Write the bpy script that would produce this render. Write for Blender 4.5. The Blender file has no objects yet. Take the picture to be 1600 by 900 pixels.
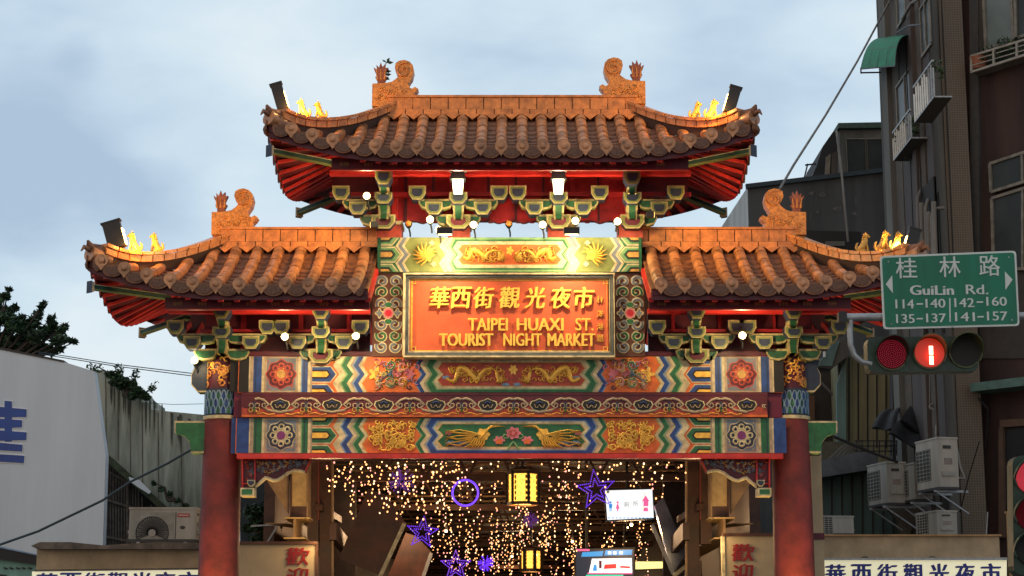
import bpy, math, random
from mathutils import Vector, Matrix
R = math.radians
random.seed(7)
sc = bpy.context.scene
col = sc.collection

# ---------------------------------------------------------------- camera
FPX, PITCH = 2937.0, math.atan(0.196)
CAM = Vector((0.0, -29.0, 1.6))
cd = bpy.data.cameras.new('camera'); cam = bpy.data.objects.new('camera', cd); col.objects.link(cam)
cd.sensor_width = 36; cd.lens = 36*FPX/1600; cd.clip_end = 2000; cd.clip_start = 0.1
cam.location = CAM; cam.rotation_euler = (math.pi/2+PITCH, 0, 0); sc.camera = cam

# ---------------------------------------------------------------- world: dusk sky with broken cloud
SUN_EL, SUN_ROT = R(5), R(205)
w = bpy.data.worlds.new('World'); sc.world = w; w.use_nodes = True
nt = w.node_tree; N = nt.nodes; L = nt.links; N.clear()
out = N.new('ShaderNodeOutputWorld'); bg = N.new('ShaderNodeBackground'); L.new(bg.outputs[0], out.inputs[0])
bg.inputs[1].default_value = 0.1
sky = N.new('ShaderNodeTexSky'); sky.sky_type = 'NISHITA'; sky.sun_disc = False
sky.sun_elevation = SUN_EL; sky.sun_rotation = SUN_ROT; sky.air_density = 1.2; sky.dust_density = 1.5; sky.ozone_density = 3
tc = N.new('ShaderNodeTexCoord'); mp = N.new('ShaderNodeMapping'); mp.inputs['Scale'].default_value = (1, 1, 2.2)
mp.inputs['Location'].default_value = (3.1, 0.4, 1.3)
L.new(tc.outputs['Generated'], mp.inputs[0])
def wnoise(scale, det, rough, dist=0.0):
    n = N.new('ShaderNodeTexNoise'); n.inputs['Scale'].default_value = scale; n.inputs['Detail'].default_value = det
    n.inputs['Roughness'].default_value = rough; n.inputs['Distortion'].default_value = dist
    L.new(mp.outputs[0], n.inputs['Vector']); return n
def wramp(src, stops):
    r = N.new('ShaderNodeValToRGB'); e = r.color_ramp.elements
    e[0].position, e[0].color = stops[0][0], (*stops[0][1], 1); e[1].position, e[1].color = stops[-1][0], (*stops[-1][1], 1)
    for p, c in stops[1:-1]:
        q = e.new(p); q.color = (*c, 1)
    L.new(src, r.inputs[0]); return r
n1 = wnoise(4.2, 6, 0.52, 0.15); n2 = wnoise(11, 5, 0.5)
mixn = N.new('ShaderNodeMix'); mixn.data_type = 'FLOAT'; mixn.inputs[0].default_value = 0.22
L.new(n1.outputs['Fac'], mixn.inputs[2]); L.new(n2.outputs['Fac'], mixn.inputs[3])
# a bluer break in the cloud low on the left of the street
def blob(dx, dy, dz, r, amp, prev):
    d = Vector((dx, dy, dz)).normalized()
    vm = N.new('ShaderNodeVectorMath'); vm.operation = 'DISTANCE'; L.new(tc.outputs['Generated'], vm.inputs[0]); vm.inputs[1].default_value = d
    mr = N.new('ShaderNodeMapRange'); mr.interpolation_type = 'SMOOTHERSTEP'; L.new(vm.outputs['Value'], mr.inputs[0])
    mr.inputs[1].default_value = 0; mr.inputs[2].default_value = r; mr.inputs[3].default_value = amp; mr.inputs[4].default_value = 0
    a = N.new('ShaderNodeMath'); a.operation = 'ADD'; L.new(prev, a.inputs[0]); L.new(mr.outputs[0], a.inputs[1]); return a.outputs[0]
def dirpx(px, py):
    u, v = (px-800)/FPX, (450-py)/FPX; c, s = math.cos(PITCH), math.sin(PITCH)
    return (u, c-v*s, s+v*c)
f = mixn.outputs[0]
f = blob(*dirpx(30, 250), 0.075, -0.20, f); f = blob(*dirpx(270, 330), 0.04, -0.09, f)
f = blob(*dirpx(190, 305), 0.035, -0.08, f); f = blob(*dirpx(120, 90), 0.02, -0.07, f); f = blob(*dirpx(380, 60), 0.16, 0.08, f); f = blob(*dirpx(1250, 120), 0.1, -0.05, f); f = blob(*dirpx(180, 480), 0.12, 0.12, f)
cloud = wramp(f, [(0.30, (4.8, 6.2, 7.9)), (0.42, (6.3, 7.8, 9.2)), (0.50, (7.3, 8.8, 9.9)), (0.60, (8.7, 9.7, 10.3))])
mx = N.new('ShaderNodeMix'); mx.data_type = 'RGBA'; mx.inputs[0].default_value = 0.86
L.new(sky.outputs[0], mx.inputs[6]); L.new(cloud.outputs[0], mx.inputs[7]); 
# warm fill glow added to the unseen sky behind the viewer, lights the fronts
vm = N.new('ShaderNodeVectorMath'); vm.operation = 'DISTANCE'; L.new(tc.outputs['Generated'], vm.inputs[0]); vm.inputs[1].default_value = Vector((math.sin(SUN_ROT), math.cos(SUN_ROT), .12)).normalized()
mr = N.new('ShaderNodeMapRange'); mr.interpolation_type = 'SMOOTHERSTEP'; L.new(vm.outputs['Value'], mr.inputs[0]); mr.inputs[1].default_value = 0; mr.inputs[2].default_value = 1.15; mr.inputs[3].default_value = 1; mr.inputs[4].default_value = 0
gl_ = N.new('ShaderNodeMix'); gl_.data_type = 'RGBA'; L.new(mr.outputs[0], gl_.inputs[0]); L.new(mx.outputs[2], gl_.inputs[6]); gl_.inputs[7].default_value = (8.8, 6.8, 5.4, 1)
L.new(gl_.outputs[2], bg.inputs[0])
try: w.cycles.sampling_method = 'MANUAL'; w.cycles.sample_map_resolution = 512
except Exception: pass

sd = bpy.data.lights.new('sun', 'SUN'); sd.energy = 0.16; sd.angle = R(25); sd.color = (1, .74, .5)
sun = bpy.data.objects.new('sun', sd); col.objects.link(sun)
sdir = Vector((math.sin(SUN_ROT)*math.cos(SUN_EL), math.cos(SUN_ROT)*math.cos(SUN_EL), math.sin(SUN_EL)))
sun.rotation_euler = sdir.to_track_quat('Z', 'Y').to_euler(); sun.location = (-20, 0, 30)
sc.view_settings.view_transform = 'Standard'; sc.view_settings.look = 'None'
sc.view_settings.exposure = 0.0; sc.view_settings.gamma = 1.0
sc.cycles.max_bounces = 6; sc.cycles.diffuse_bounces = 3; sc.cycles.glossy_bounces = 3; sc.cycles.sample_clamp_indirect = 4

# ---------------------------------------------------------------- helpers
def P(px, py, Y):
    """the point of the plane Y that the photograph shows at px, py"""
    d = Vector(dirpx(px, py)); t = (Y-CAM.y)/d.y
    return CAM + d*t

MATS = {}
def M(name, c, rough=0.6, var=0.15, scale=6.0, bump=0.0, bscale=40.0, metal=0.0, emit=0.0, ecol=None, streak=False, c2=None, sample=True, spec=0.4, coat=0.0):
    if name in MATS: return MATS[name]
    m = bpy.data.materials.new(name); m.use_nodes = True; nt = m.node_tree; N = nt.nodes; L = nt.links
    b = N['Principled BSDF']; b.inputs['Roughness'].default_value = rough; b.inputs['Metallic'].default_value = metal
    b.inputs['Base Color'].default_value = (*c, 1); b.inputs['Specular IOR Level'].default_value = spec
    if coat: b.inputs['Coat Weight'].default_value = coat; b.inputs['Coat Roughness'].default_value = 0.15
    if var or bump:
        tc = N.new('ShaderNodeTexCoord'); vec = tc.outputs['Object']
        if streak:
            mp = N.new('ShaderNodeMapping'); mp.inputs['Scale'].default_value = (1, 1, 0.12); L.new(vec, mp.inputs[0]); vec2 = mp.outputs[0]
        else: vec2 = vec
        n = N.new('ShaderNodeTexNoise'); n.inputs['Scale'].default_value = scale; n.inputs['Detail'].default_value = 6; n.inputs['Roughness'].default_value = .62
        L.new(vec2, n.inputs['Vector'])
        if var:
            r = N.new('ShaderNodeValToRGB'); e = r.color_ramp.elements
            lo = c2 if c2 else tuple(x*(1-var*1.6) for x in c); hi = tuple(min(1, x*(1+var)) for x in c)
            e[0].position = .3; e[0].color = (*lo, 1); e[1].position = .68; e[1].color = (*hi, 1)
            L.new(n.outputs['Fac'], r.inputs[0]); L.new(r.outputs[0], b.inputs['Base Color'])
            mr = N.new('ShaderNodeMapRange'); mr.inputs[3].default_value = max(0.05, rough-.1); mr.inputs[4].default_value = min(1, rough+.15)
            L.new(n.outputs['Fac'], mr.inputs[0]); L.new(mr.outputs[0], b.inputs['Roughness'])
        if bump:
            n2 = N.new('ShaderNodeTexNoise'); n2.inputs['Scale'].default_value = bscale; n2.inputs['Detail'].default_value = 4
            L.new(vec, n2.inputs['Vector']); bp = N.new('ShaderNodeBump'); bp.inputs['Strength'].default_value = bump; bp.inputs['Distance'].default_value = .02
            L.new(n2.outputs['Fac'], bp.inputs['Height']); L.new(bp.outputs[0], b.inputs['Normal'])
    if emit:
        b.inputs['Emission Color'].default_value = (*(ecol or c), 1); b.inputs['Emission Strength'].default_value = emit
        if not sample: m.cycles.emission_sampling = 'NONE'
    MATS[name] = m; return m

class MB:
    def __init__(s): s.v = []; s.f = []; s.fm = []; s.mats = []; s.sm = []
    def mi(s, m):
        if m not in s.mats: s.mats.append(m)
        return s.mats.index(m)
    def add(s, vs, fs, m, smooth=False):
        b = len(s.v); s.v += [tuple(p) for p in vs]; k = s.mi(m)
        for f in fs: s.f.append([b+i for i in f]); s.fm.append(k); s.sm.append(smooth)
    def face(s, pts, m): s.add(pts, [list(range(len(pts)))], m)
    def box(s, x0, x1, y0, y1, z0, z1, m, bev=0.0):
        if bev:
            q = [(x0+bev, z0), (x1-bev, z0), (x1, z0+bev), (x1, z1-bev), (x1-bev, z1), (x0+bev, z1), (x0, z1-bev), (x0, z0+bev)]
            return s.prism(q, y0, y1, m)
        v = [(x0,y0,z0),(x1,y0,z0),(x1,y1,z0),(x0,y1,z0),(x0,y0,z1),(x1,y0,z1),(x1,y1,z1),(x0,y1,z1)]
        s.add(v, [(0,3,2,1),(4,5,6,7),(0,1,5,4),(1,2,6,5),(2,3,7,6),(3,0,4,7)], m)
    def prism(s, q, y0, y1, m, mside=None):
        n = len(q); v = [(x, y0, z) for x, z in q]+[(x, y1, z) for x, z in q]
        s.add(v, [list(range(n)), list(range(2*n-1, n-1, -1))], m)
        s.add(v, [(i, n+i, n+(i+1) % n, (i+1) % n) for i in range(n)], mside or m)
    def obox(s, c, ax, ay, az, m):
        """oriented box: centre and three half-axis vectors"""
        c, ax, ay, az = map(Vector, (c, ax, ay, az)); v = []
        for k in (-1, 1):
            for i, j in ((-1,-1),(1,-1),(1,1),(-1,1)): v.append(c+ax*i+ay*j+az*k)
        s.add(v, [(0,3,2,1),(4,5,6,7),(0,1,5,4),(1,2,6,5),(2,3,7,6),(3,0,4,7)], m)
    def bar(s, a, b, wd, h, m, up=(0,0,1)):
        a, b = Vector(a), Vector(b); d = (b-a)/2; u = Vector(up); sd = d.cross(u)
        if sd.length < 1e-6: sd = Vector((1,0,0))
        sd.normalize(); u2 = sd.cross(d).normalized()
        s.obox((a+b)/2, d, sd*wd/2, u2*h/2, m)
    def tube(s, pts, r, m, n=8, smooth=True, cap=True):
        pts = [Vector(p) for p in pts]; k = len(pts); rs = r if isinstance(r, (list, tuple)) else [r]*k
        vs = []; ref = None
        for i, p in enumerate(pts):
            d = (pts[min(i+1, k-1)]-pts[max(i-1, 0)]).normalized()
            if ref is None:
                ref = Vector((0,0,1)) if abs(d.z) < .9 else Vector((1,0,0))
            a = (ref-d*ref.dot(d)).normalized(); b = d.cross(a); ref = a
            for j in range(n):
                t = 2*math.pi*j/n; vs.append(p+(a*math.cos(t)+b*math.sin(t))*rs[i])
        fs = [(i*n+j, i*n+(j+1) % n, (i+1)*n+(j+1) % n, (i+1)*n+j) for i in range(k-1) for j in range(n)]
        s.add(vs, fs, m, smooth)
        if cap:
            s.add(vs[:n], [list(range(n-1, -1, -1))], m); s.add(vs[-n:], [list(range(n))], m)
    def ball(s, c, r, m, nu=10, nv=6, rot=None):
        c = Vector(c); r = Vector(r) if not isinstance(r, (int, float)) else Vector((r, r, r)); vs = []
        for i in range(1, nv):
            ph = math.pi*i/nv
            for j in range(nu):
                th = 2*math.pi*j/nu; p = Vector((r.x*math.sin(ph)*math.cos(th), r.y*math.sin(ph)*math.sin(th), r.z*math.cos(ph)))
                vs.append(c+(rot@p if rot else p))
        t, b = Vector((0,0,r.z)), Vector((0,0,-r.z)); vs.append(c+(rot@t if rot else t)); vs.append(c+(rot@b if rot else b))
        fs = [(i*nu+j, (i+1)*nu+j, (i+1)*nu+(j+1) % nu, i*nu+(j+1) % nu) for i in range(nv-2) for j in range(nu)]
        T = len(vs)-2; fs += [(T, j, (j+1) % nu) for j in range(nu)]; fs += [(T+1, (nv-2)*nu+(j+1) % nu, (nv-2)*nu+j) for j in range(nu)]
        s.add(vs, fs, m, True)
    def grid(s, fn, nu, nv, m, smooth=True):
        vs = [fn(i/nu, j/nv) for j in range(nv+1) for i in range(nu+1)]
        s.add(vs, [(j*(nu+1)+i, j*(nu+1)+i+1, (j+1)*(nu+1)+i+1, (j+1)*(nu+1)+i) for j in range(nv) for i in range(nu)], m, smooth)
    def xf(s, mat, i0=0):
        for i in range(i0, len(s.v)): s.v[i] = tuple(mat@Vector(s.v[i]))
    def build(s, name, parent=None, loc=None):
        me = bpy.data.meshes.new(name)
        o0 = Vector(loc) if loc is not None else (Vector(parent['_o']) if parent is not None else Vector((0,0,0)))
        me.from_pydata([tuple(Vector(p)-o0) for p in s.v], [], s.f)
        for m in s.mats: me.materials.append(m)
        me.polygons.foreach_set('material_index', s.fm); me.polygons.foreach_set('use_smooth', s.sm); me.update()
        o = bpy.data.objects.new(name, me); col.objects.link(o); o['_o'] = tuple(o0)
        if parent is not None: o.parent = parent
        else: o.location = o0
        return o
def tag(o, label=None, cat=None, group=None, kind=None):
    if label: o['label'] = label
    if cat: o['category'] = cat
    if group: o['group'] = group
    if kind: o['kind'] = kind
    return o
def thing(name, loc, label, cat, group=None):
    o = bpy.data.objects.new(name, None); o.location = loc; o.empty_display_size = .1; o['_o'] = tuple(loc); col.objects.link(o)
    return tag(o, label, cat, group)
def copy_tree(o, loc=None, parent=None):
    c = o.copy(); col.objects.link(c); c.parent = parent
    if loc is not None: c.location = loc
    for ch in list(o.children): copy_tree(ch, None, c)
    return c
def text_mesh(s, m, bbox, y, depth=.02, mb=None, off=0.0, shear=0.0, bold=0.0):
    """lettering fitted to the world rectangle (x0,x1,z0,z1) on the plane y, facing the street"""
    cu = bpy.data.curves.new('lettering', 'FONT'); cu.body = s; cu.extrude = .5; cu.offset = off; cu.shear = shear
    cu.resolution_u = 3
    o = bpy.data.objects.new('lettering', cu); col.objects.link(o)
    bpy.context.view_layer.update(); dg = bpy.context.evaluated_depsgraph_get()
    me = bpy.data.meshes.new_from_object(o.evaluated_get(dg))
    vs = [v.co.copy() for v in me.vertices]; fs = [list(p.vertices) for p in me.polygons]
    bpy.data.objects.remove(o); bpy.data.curves.remove(cu); bpy.data.meshes.remove(me)
    if not vs: return
    x0, x1 = min(v.x for v in vs), max(v.x for v in vs); z0, z1 = min(v.y for v in vs), max(v.y for v in vs)
    a, b, c, d = bbox
    out = [(a+(v.x-x0)/(x1-x0)*(b-a), y-depth*(v.z+.5), c+(v.y-z0)/(z1-z0)*(d-c)) for v in vs]
    if not bold: mb.add(out, fs, m)
    else:
        for k, dx in enumerate((-bold, 0, bold)): mb.add([(x+dx*(b-a), yy-.0012*k, z+(.3*dx*(d-c))) for x, yy, z in out], fs, m)

def lamp(name, kind, loc, energy, color, parent=None, target=None, size=.1, spot=None, blend=.6):
    ld = bpy.data.lights.new(name, kind); ld.energy = energy; ld.color = color
    if kind == 'AREA': ld.size = size
    else: ld.shadow_soft_size = size
    if kind == 'SPOT': ld.spot_size = R(spot or 90); ld.spot_blend = blend
    o = bpy.data.objects.new(name, ld); col.objects.link(o)
    if target is not None: o.rotation_euler = (Vector(loc)-Vector(target)).to_track_quat('Z', 'Y').to_euler()
    o.location = Vector(loc)-(Vector(parent['_o']) if parent is not None else Vector((0,0,0)))
    if parent is not None: o.parent = parent
    return o

class Canvas:
    """painted panel on the front of a beam: px coordinates of the photograph's beam, mapped to one upright plane"""
    def __init__(s, mb, y0px, y1px, Y, pxscale=None):
        s.mb = mb; s.Y = Y; ym = (y0px+y1px)/2; s.n = 0
        a, b = P(700, ym, Y), P(900, ym, Y); s.kx = (b.x-a.x)/200; s.y0 = y0px; s.y1 = y1px
        s.z0 = P(800, y0px, Y).z; s.z1 = P(800, y1px, Y).z
    def p(s, x, y, lift=0): return ((x-800)*s.kx, s.Y-lift, s.z0+(y-s.y0)/(s.y1-s.y0)*(s.z1-s.z0))
    def lay(s, l): s.n += 1; return .003*l+.003+s.n*1.5e-5
    def poly(s, pts, m, l=0):
        h = s.lay(l); s.mb.face([s.p(x, y, h) for x, y in pts][::-1], m)
    def rect(s, x0, x1, y0, y1, m, l=0): s.poly([(x0,y0),(x1,y0),(x1,y1),(x0,y1)], m, l)
    def rib(s, pts, wd, m, l=1, rise=.012, mirror=None):
        if mirror is not None: pts = [(2*mirror-x, y) for x, y in pts]
        k = len(pts); h = s.lay(l); vs = []
        for i, (x, y) in enumerate(pts):
            x2, y2 = pts[min(i+1, k-1)]; x1, y1 = pts[max(i-1, 0)]; dx, dy = x2-x1, y2-y1; d = math.hypot(dx, dy) or 1
            wv = (wd[i] if isinstance(wd, list) else wd)/2; nx, ny = -dy/d*wv, dx/d*wv
            vs += [s.p(x+nx, y+ny, h), s.p(x, y, h+rise), s.p(x-nx, y-ny, h)]
        fs = []
        for i in range(k-1):
            a = 3*i; fs += [(a, a+3, a+4, a+1), (a+1, a+4, a+5, a+2)]
        s.mb.add(vs, fs, m, True)
    def disc(s, x, y, rx, ry, m, l=1, n=14, lobes=0, amp=.15):
        s.poly([(x+rx*(1+amp*math.cos(lobes*t))*math.cos(t), y+ry*(1+amp*math.cos(lobes*t))*math.sin(t)) for t in [2*math.pi*i/(n if not lobes else lobes*6) for i in range(n if not lobes else lobes*6)]], m, l)
def curl(cx, cy, r, a0, turns, sx=1, sy=1, n=16, shrink=.75):
    return [(cx+sx*r*(1-shrink*i/n)*math.cos(a0+turns*2*math.pi*i/n), cy+sy*r*(1-shrink*i/n)*math.sin(a0+turns*2*math.pi*i/n)) for i in range(n+1)]
# ---------------------------------------------------------------- materials
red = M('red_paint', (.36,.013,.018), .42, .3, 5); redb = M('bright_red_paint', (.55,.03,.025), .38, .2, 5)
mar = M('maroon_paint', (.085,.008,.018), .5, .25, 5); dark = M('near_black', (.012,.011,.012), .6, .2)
bcr = M('dark_cream_edge', (.36,.29,.13), .55, .3, 14); bgr = M('bracket_dark_green', (.016,.085,.035), .5, .3, 10)  # darker cream and green, used on the bracket sets
cream = M('cream_paint', (.54,.45,.26), .55, .32, 9); tan = M('tan_paint', (.36,.27,.18), .55, .2, 10)
gold = M('gold_leaf_paint', (.82,.46,.07), .35, .22, 14, metal=.15); dgold = M('dull_gold_paint', (.48,.27,.06), .45, .3, 14)
green = M('green_paint', (.018,.12,.045), .5, .25, 10); lgreen = M('light_green_paint', (.16,.30,.12), .5, .2, 10)
blue = M('blue_paint', (.018,.055,.21), .5, .25, 10); lblue = M('pale_blue_paint', (.16,.26,.38), .5, .2, 10)
navy = M('navy_paint', (.02,.03,.06), .45, .2, 10); orange = M('orange_paint', (.62,.13,.025), .5, .2, 8)
brick = M('vermilion_paint', (.40,.055,.03), .5, .25, 8); pink = M('pink_paint', (.62,.16,.2), .5, .2); purp = M('purple_paint', (.18,.03,.14), .5, .2)
olive = M('olive_paint', (.16,.19,.05), .5, .2); greyb = M('grey_blue_paint', (.15,.18,.22), .5, .2); white = M('white_paint', (.7,.7,.66), .5, .12)
tile = M('orange_glazed_tile', (.43,.185,.080), .34, .45, 5, .12, 45, coat=.25); tiled = M('brown_glazed_pan_tile', (.20,.085,.045), .5, .4, 9, .3, 45, spec=.3)
ridge = M('ochre_ridge_tile', (.60,.215,.055), .42, .3, 7, .35, 30, coat=.15); mortar = M('dark_joint', (.045,.022,.015), .8, .2)
orn = M('ochre_ceramic', (.62,.235,.045), .4, .3, 22, .6, 45, coat=.2); colm = M('column_red', (.155,.020,.018), .6, .32, 3, .12, 30)
black = M('black_metal', (.016,.016,.018), .5, .2); steel = M('galvanised_steel', (.30,.31,.32), .45, .2, 14, metal=.5)
conc = M('grey_concrete', (.17,.17,.165), .9, .35, 1.6, .25, 14, streak=True)

# ---------------------------------------------------------------- ground, road
g = MB(); asph = M('asphalt', (.05,.05,.052), .85, .25, 3, .3, 60)
g.box(-300, 300, -60, 600, -.3, 0, M('ground', (.09,.088,.085), .9, .2, .5)); tag(g.build('ground'), kind='structure')
g = MB(); g.box(-300, 300, -34, -3.2, .002, .006, asph)
g.box(-300, 300, -19.2, -19.05, .006, .010, M('road_paint', (.7,.7,.68), .7)); tag(g.build('road'), kind='structure')
g = MB(); g.box(-300, 300, -3.2, 3.5, 0.0, .14, M('paving', (.22,.21,.2), .85, .2, 2, .3)); tag(g.build('pavement'), kind='structure')

# ---------------------------------------------------------------- THE GATE
gate = thing('ceremonial_gate', (0, 0, 0), 'large red and gold gate with tiered orange tile roofs spanning the market entrance', 'gate')

class Roof:
    """hipped roof: h(x, y) is the height of the tiles; left/right say which ends are hips"""
    def __init__(s, xc0, xc1, xr0, xr1, zE, zR, U, u0, hips):
        s.__dict__.update(xc0=xc0, xc1=xc1, xr0=xr0, xr1=xr1, zE=zE, zR=zR, U=U, u0=u0, hips=hips)
    def up(s, x, y):
        u = 0
        if 'L' in s.hips: u = max(u, (s.u0 - (x-s.xc0))/s.u0)
        if 'R' in s.hips: u = max(u, (s.u0 - (s.xc1-x))/s.u0)
        u = max(0, u); v = max(0, (abs(y)-.2)/1.8)
        return s.U*(u**1.9)*(v**1.3)
    def s_at(s, x, y):
        a = (2-abs(y))/2
        if 'L' in s.hips and x < s.xr0: a = min(a, (x-s.xc0)/(s.xr0-s.xc0))
        if 'R' in s.hips and x > s.xr1: a = min(a, (s.xc1-x)/(s.xc1-s.xr1))
        return a
    def h(s, x, y):
        a = s.s_at(x, y); return s.zE+(s.zR-s.zE)*(.62*a+.38*a*a if a > 0 else .62*a)+s.up(x, y)
    def hip_y(s, x):
        """how far back (towards the ridge, y = 0) a tile row at x can run"""
        if 'L' in s.hips and x < s.xr0: return -2+2*(x-s.xc0)/(s.xr0-s.xc0)
        if 'R' in s.hips and x > s.xr1: return -2+2*(s.xc1-x)/(s.xc1-s.xr1)
        return -.0

def build_roof(name, rf, rolls, xsoff, label):
    """the roof part with its sub-parts; rolls = world x of the half-round tile rows"""
    hips = rf.hips
    b = MB()
    # deck: upper skin (pan tile colour) and the red boarded underside
    nx, ny = 60, 24
    def top(u, v): x = rf.xc0+(rf.xc1-rf.xc0)*u; y = -2+4*v; return (x, y, rf.h(x, y)-.03)
    def bot(u, v): x = rf.xc0+(rf.xc1-rf.xc0)*u; y = 2-4*v; return (x, y, rf.h(x, y)-.13)
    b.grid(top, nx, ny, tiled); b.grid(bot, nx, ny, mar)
    # fascia board under the eaves on all open sides
    per = [(rf.xc0+(rf.xc1-rf.xc0)*i/60, -2.0) for i in range(61)]
    for sgn in (-1, 1):
        q = [(x, sgn*1.985) for x, y in per]
        vs = []
        for x, y in q: z = rf.h(x, y); vs += [(x, y, z-.03), (x, y, z-.2)]
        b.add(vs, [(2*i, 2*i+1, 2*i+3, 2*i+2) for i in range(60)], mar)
    for e, x in (('L', rf.xc0+.015), ('R', rf.xc1-.015)):
        vs = []
        for i in range(31): y = -2+4*i/30; z = rf.h(x, y); vs += [(x, y, z-.02), (x, y, z-.19)]
        b.add(vs, [(2*i, 2*i+1, 2*i+3, 2*i+2) for i in range(30)], red if e in hips else ridge)
    roof = b.build(name, gate); tag(roof, label)
    # pan tile courses between the rows
    b = MB(); c = MB(); sp = abs(rolls[1]-rolls[0])
    ends = [rf.xc0+.05]+rolls+[rf.xc1-.05]
    xs_all = []
    for i in range(len(ends)-1):
        xa, xb = ends[i], ends[i+1]
        if xb-xa < .12: continue
        if xb-xa > .8: continue
        xm = (xa+xb)/2; ye = rf.hip_y(xm); L_ = 2+ye; n = max(1, int(L_/.21))
        for k in range(n):
            ya, yb = -2+k*.21-.02, -2+(k+1)*.21+.05
            if yb > ye+.1: break
            vs = []
            for t in range(7):
                u = t/6; x = xa+(xb-xa)*u; sag = -.045*math.sin(math.pi*u)
                vs += [(x, ya-.02*math.sin(math.pi*u), rf.h(x, ya)+.045+sag), (x, yb, rf.h(x, yb)+.012+sag), (x, ya-.02*math.sin(math.pi*u), rf.h(x, ya)-.0+sag)]
            fs = []
            for t in range(6):
                a = 3*t; fs += [(a, a+3, a+4, a+1), (a+2, a+5, a+3, a)]
            b.add(vs, fs, tiled, False)
        # drip tile: a rounded tongue hanging from the eave between two rows
        r = (xb-xa)*.46; z = rf.h(xm, -2)+.03; q = [(xm-r, z), (xm-r, z-.05)]
        q += [(xm-r*math.cos(a), z-.05-.13*math.sin(a)**.8) for a in [math.pi*j/10 for j in range(1, 10)]]+[(xm+r, z-.05), (xm+r, z)]
        c.prism(q[::-1], -2.055, -2.02, tiled)
        q2 = [(xm+(x-xm)*.72, z-.03+(zz-z+.0)*.7) for x, zz in q]
        c.prism(q2[::-1], -2.066, -2.05, M('worn_tile_face', (.13,.055,.03), .5, .4, 30, .5, 60))
    b.build('pan_tile_field', roof)
    # tiles seen edge-on along the open side eaves
    for e in hips:
        x = rf.xc0 if e == 'L' else rf.xc1; sg = -1 if e == 'L' else 1
        for i in range(26):
            y = -1.95+3.9*i/25; z = rf.h(x, y)
            if i % 2: c.prism([(0,0),(0,0),(0,0)], 0, 0, tiled) if False else None
            vs = []
            m = tiled; rr = .075 if i % 2 else .09; dz = .05 if i % 2 else -.02
            pts = [(y+rr*math.cos(a), z+dz+rr*(1.25 if not i % 2 else 1)*math.sin(a)) for a in [2*math.pi*j/10 for j in range(10)]]
            for xx in (x-.03, x+.05*sg): vs += [(xx+ (0 if xx != x-.03 else 0), p, q) for p, q in pts]
            c.add(vs, [list(range(10)), list(range(19, 9, -1))]+[(j, (j+1) % 10, 10+(j+1) % 10, 10+j) for j in range(10)], m)
    c.build('eave_drip_tiles', roof)
    # half-round rows with their round end tiles
    b = MB(); jr = random.Random(len(name)+int(rf.xc0*10))
    for x in rolls:
        x += jr.uniform(-.006, .006); ye = rf.hip_y(x); n = max(3, int((2+ye)/.16)); r = .088; vs = []
        if ye < -1.85: continue
        pts = [-2.03+(2.03+ye)*i/n for i in range(n+1)]
        for i, y in enumerate(pts):
            z = rf.h(x, y)+.035+jr.uniform(-.006,.006); rr = r*(1.0+.03*((i % 2)*2-1))*jr.uniform(.97,1.03)
            for j in range(9):
                a = math.pi*(j/8*1.24-.12); vs.append((x+rr*math.cos(a), y, z+rr*math.sin(a)))
        b.add(vs, [(i*9+j, i*9+j+1, (i+1)*9+j+1, (i+1)*9+j) for i in range(n) for j in range(8)], tile, True)
        # joints between the tiles of a row
        for i in range(2, n, 2):
            y = pts[i]; z = rf.h(x, y)+.035; vs = []
            for yy in (y-.008, y+.008):
                for j in range(9): a = math.pi*(j/8*1.2-.1); vs.append((x+(r*1.075)*math.cos(a), yy, z+(r*1.075)*math.sin(a)))
            b.add(vs, [(j, j+1, 9+j+1, 9+j) for j in range(8)], mortar)
        z = rf.h(x, -2)+.03; q = [(x+.097*math.cos(2*math.pi*j/14), z+.097*math.sin(2*math.pi*j/14)) for j in range(14)]
        b.prism(q[::-1], -2.07, -2.0, tile); b.ball((x, -2.07, z), (.05, .02, .05), tile, 8, 5)
        b.prism([(x-.05, z-.08), (x, z-.15), (x+.05, z-.08)], -2.068, -2.03, tile)
    b.build('half_round_tile_rows', roof)
    # main ridge: two courses of ochre blocks with dark joints
    b = MB(); z0 = rf.zR-.02; x0, x1 = rf.xr0-.05*('L' in hips), rf.xr1+.05*('R' in hips)
    def course(za, zb, yy, blk, off):
        n = max(1, round((x1-x0)/blk)); wv = (x1-x0)/n
        for i in range(-1, n+1):
            a, c_ = max(x0, x0+(i+off)*wv), min(x1, x0+(i+1+off)*wv)
            if c_-a > .03: b.box(a+.007, c_-.007, -yy, yy, za+.006, zb-.006, ridge)
        b.box(x0+.005, x1-.005, -yy+.012, yy-.012, za, zb, mortar)
    course(z0, z0+.10, .17, .29, 0); course(z0+.10, z0+.30, .13, .285, .4)
    b.box(x0-.02, x1+.02, -.15, .15, z0+.30, z0+.335, ridge)
    # little gussets where the rows meet the ridge
    for i in range(len(rolls)-1):
        xm = (rolls[i]+rolls[i+1])/2
        if x0 < xm < x1: b.prism([(xm-.12, z0+.0), (xm, z0-.09), (xm+.12, z0+.0)], -.22, -.1, ridge)
    b.build('main_ridge', roof)
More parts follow.
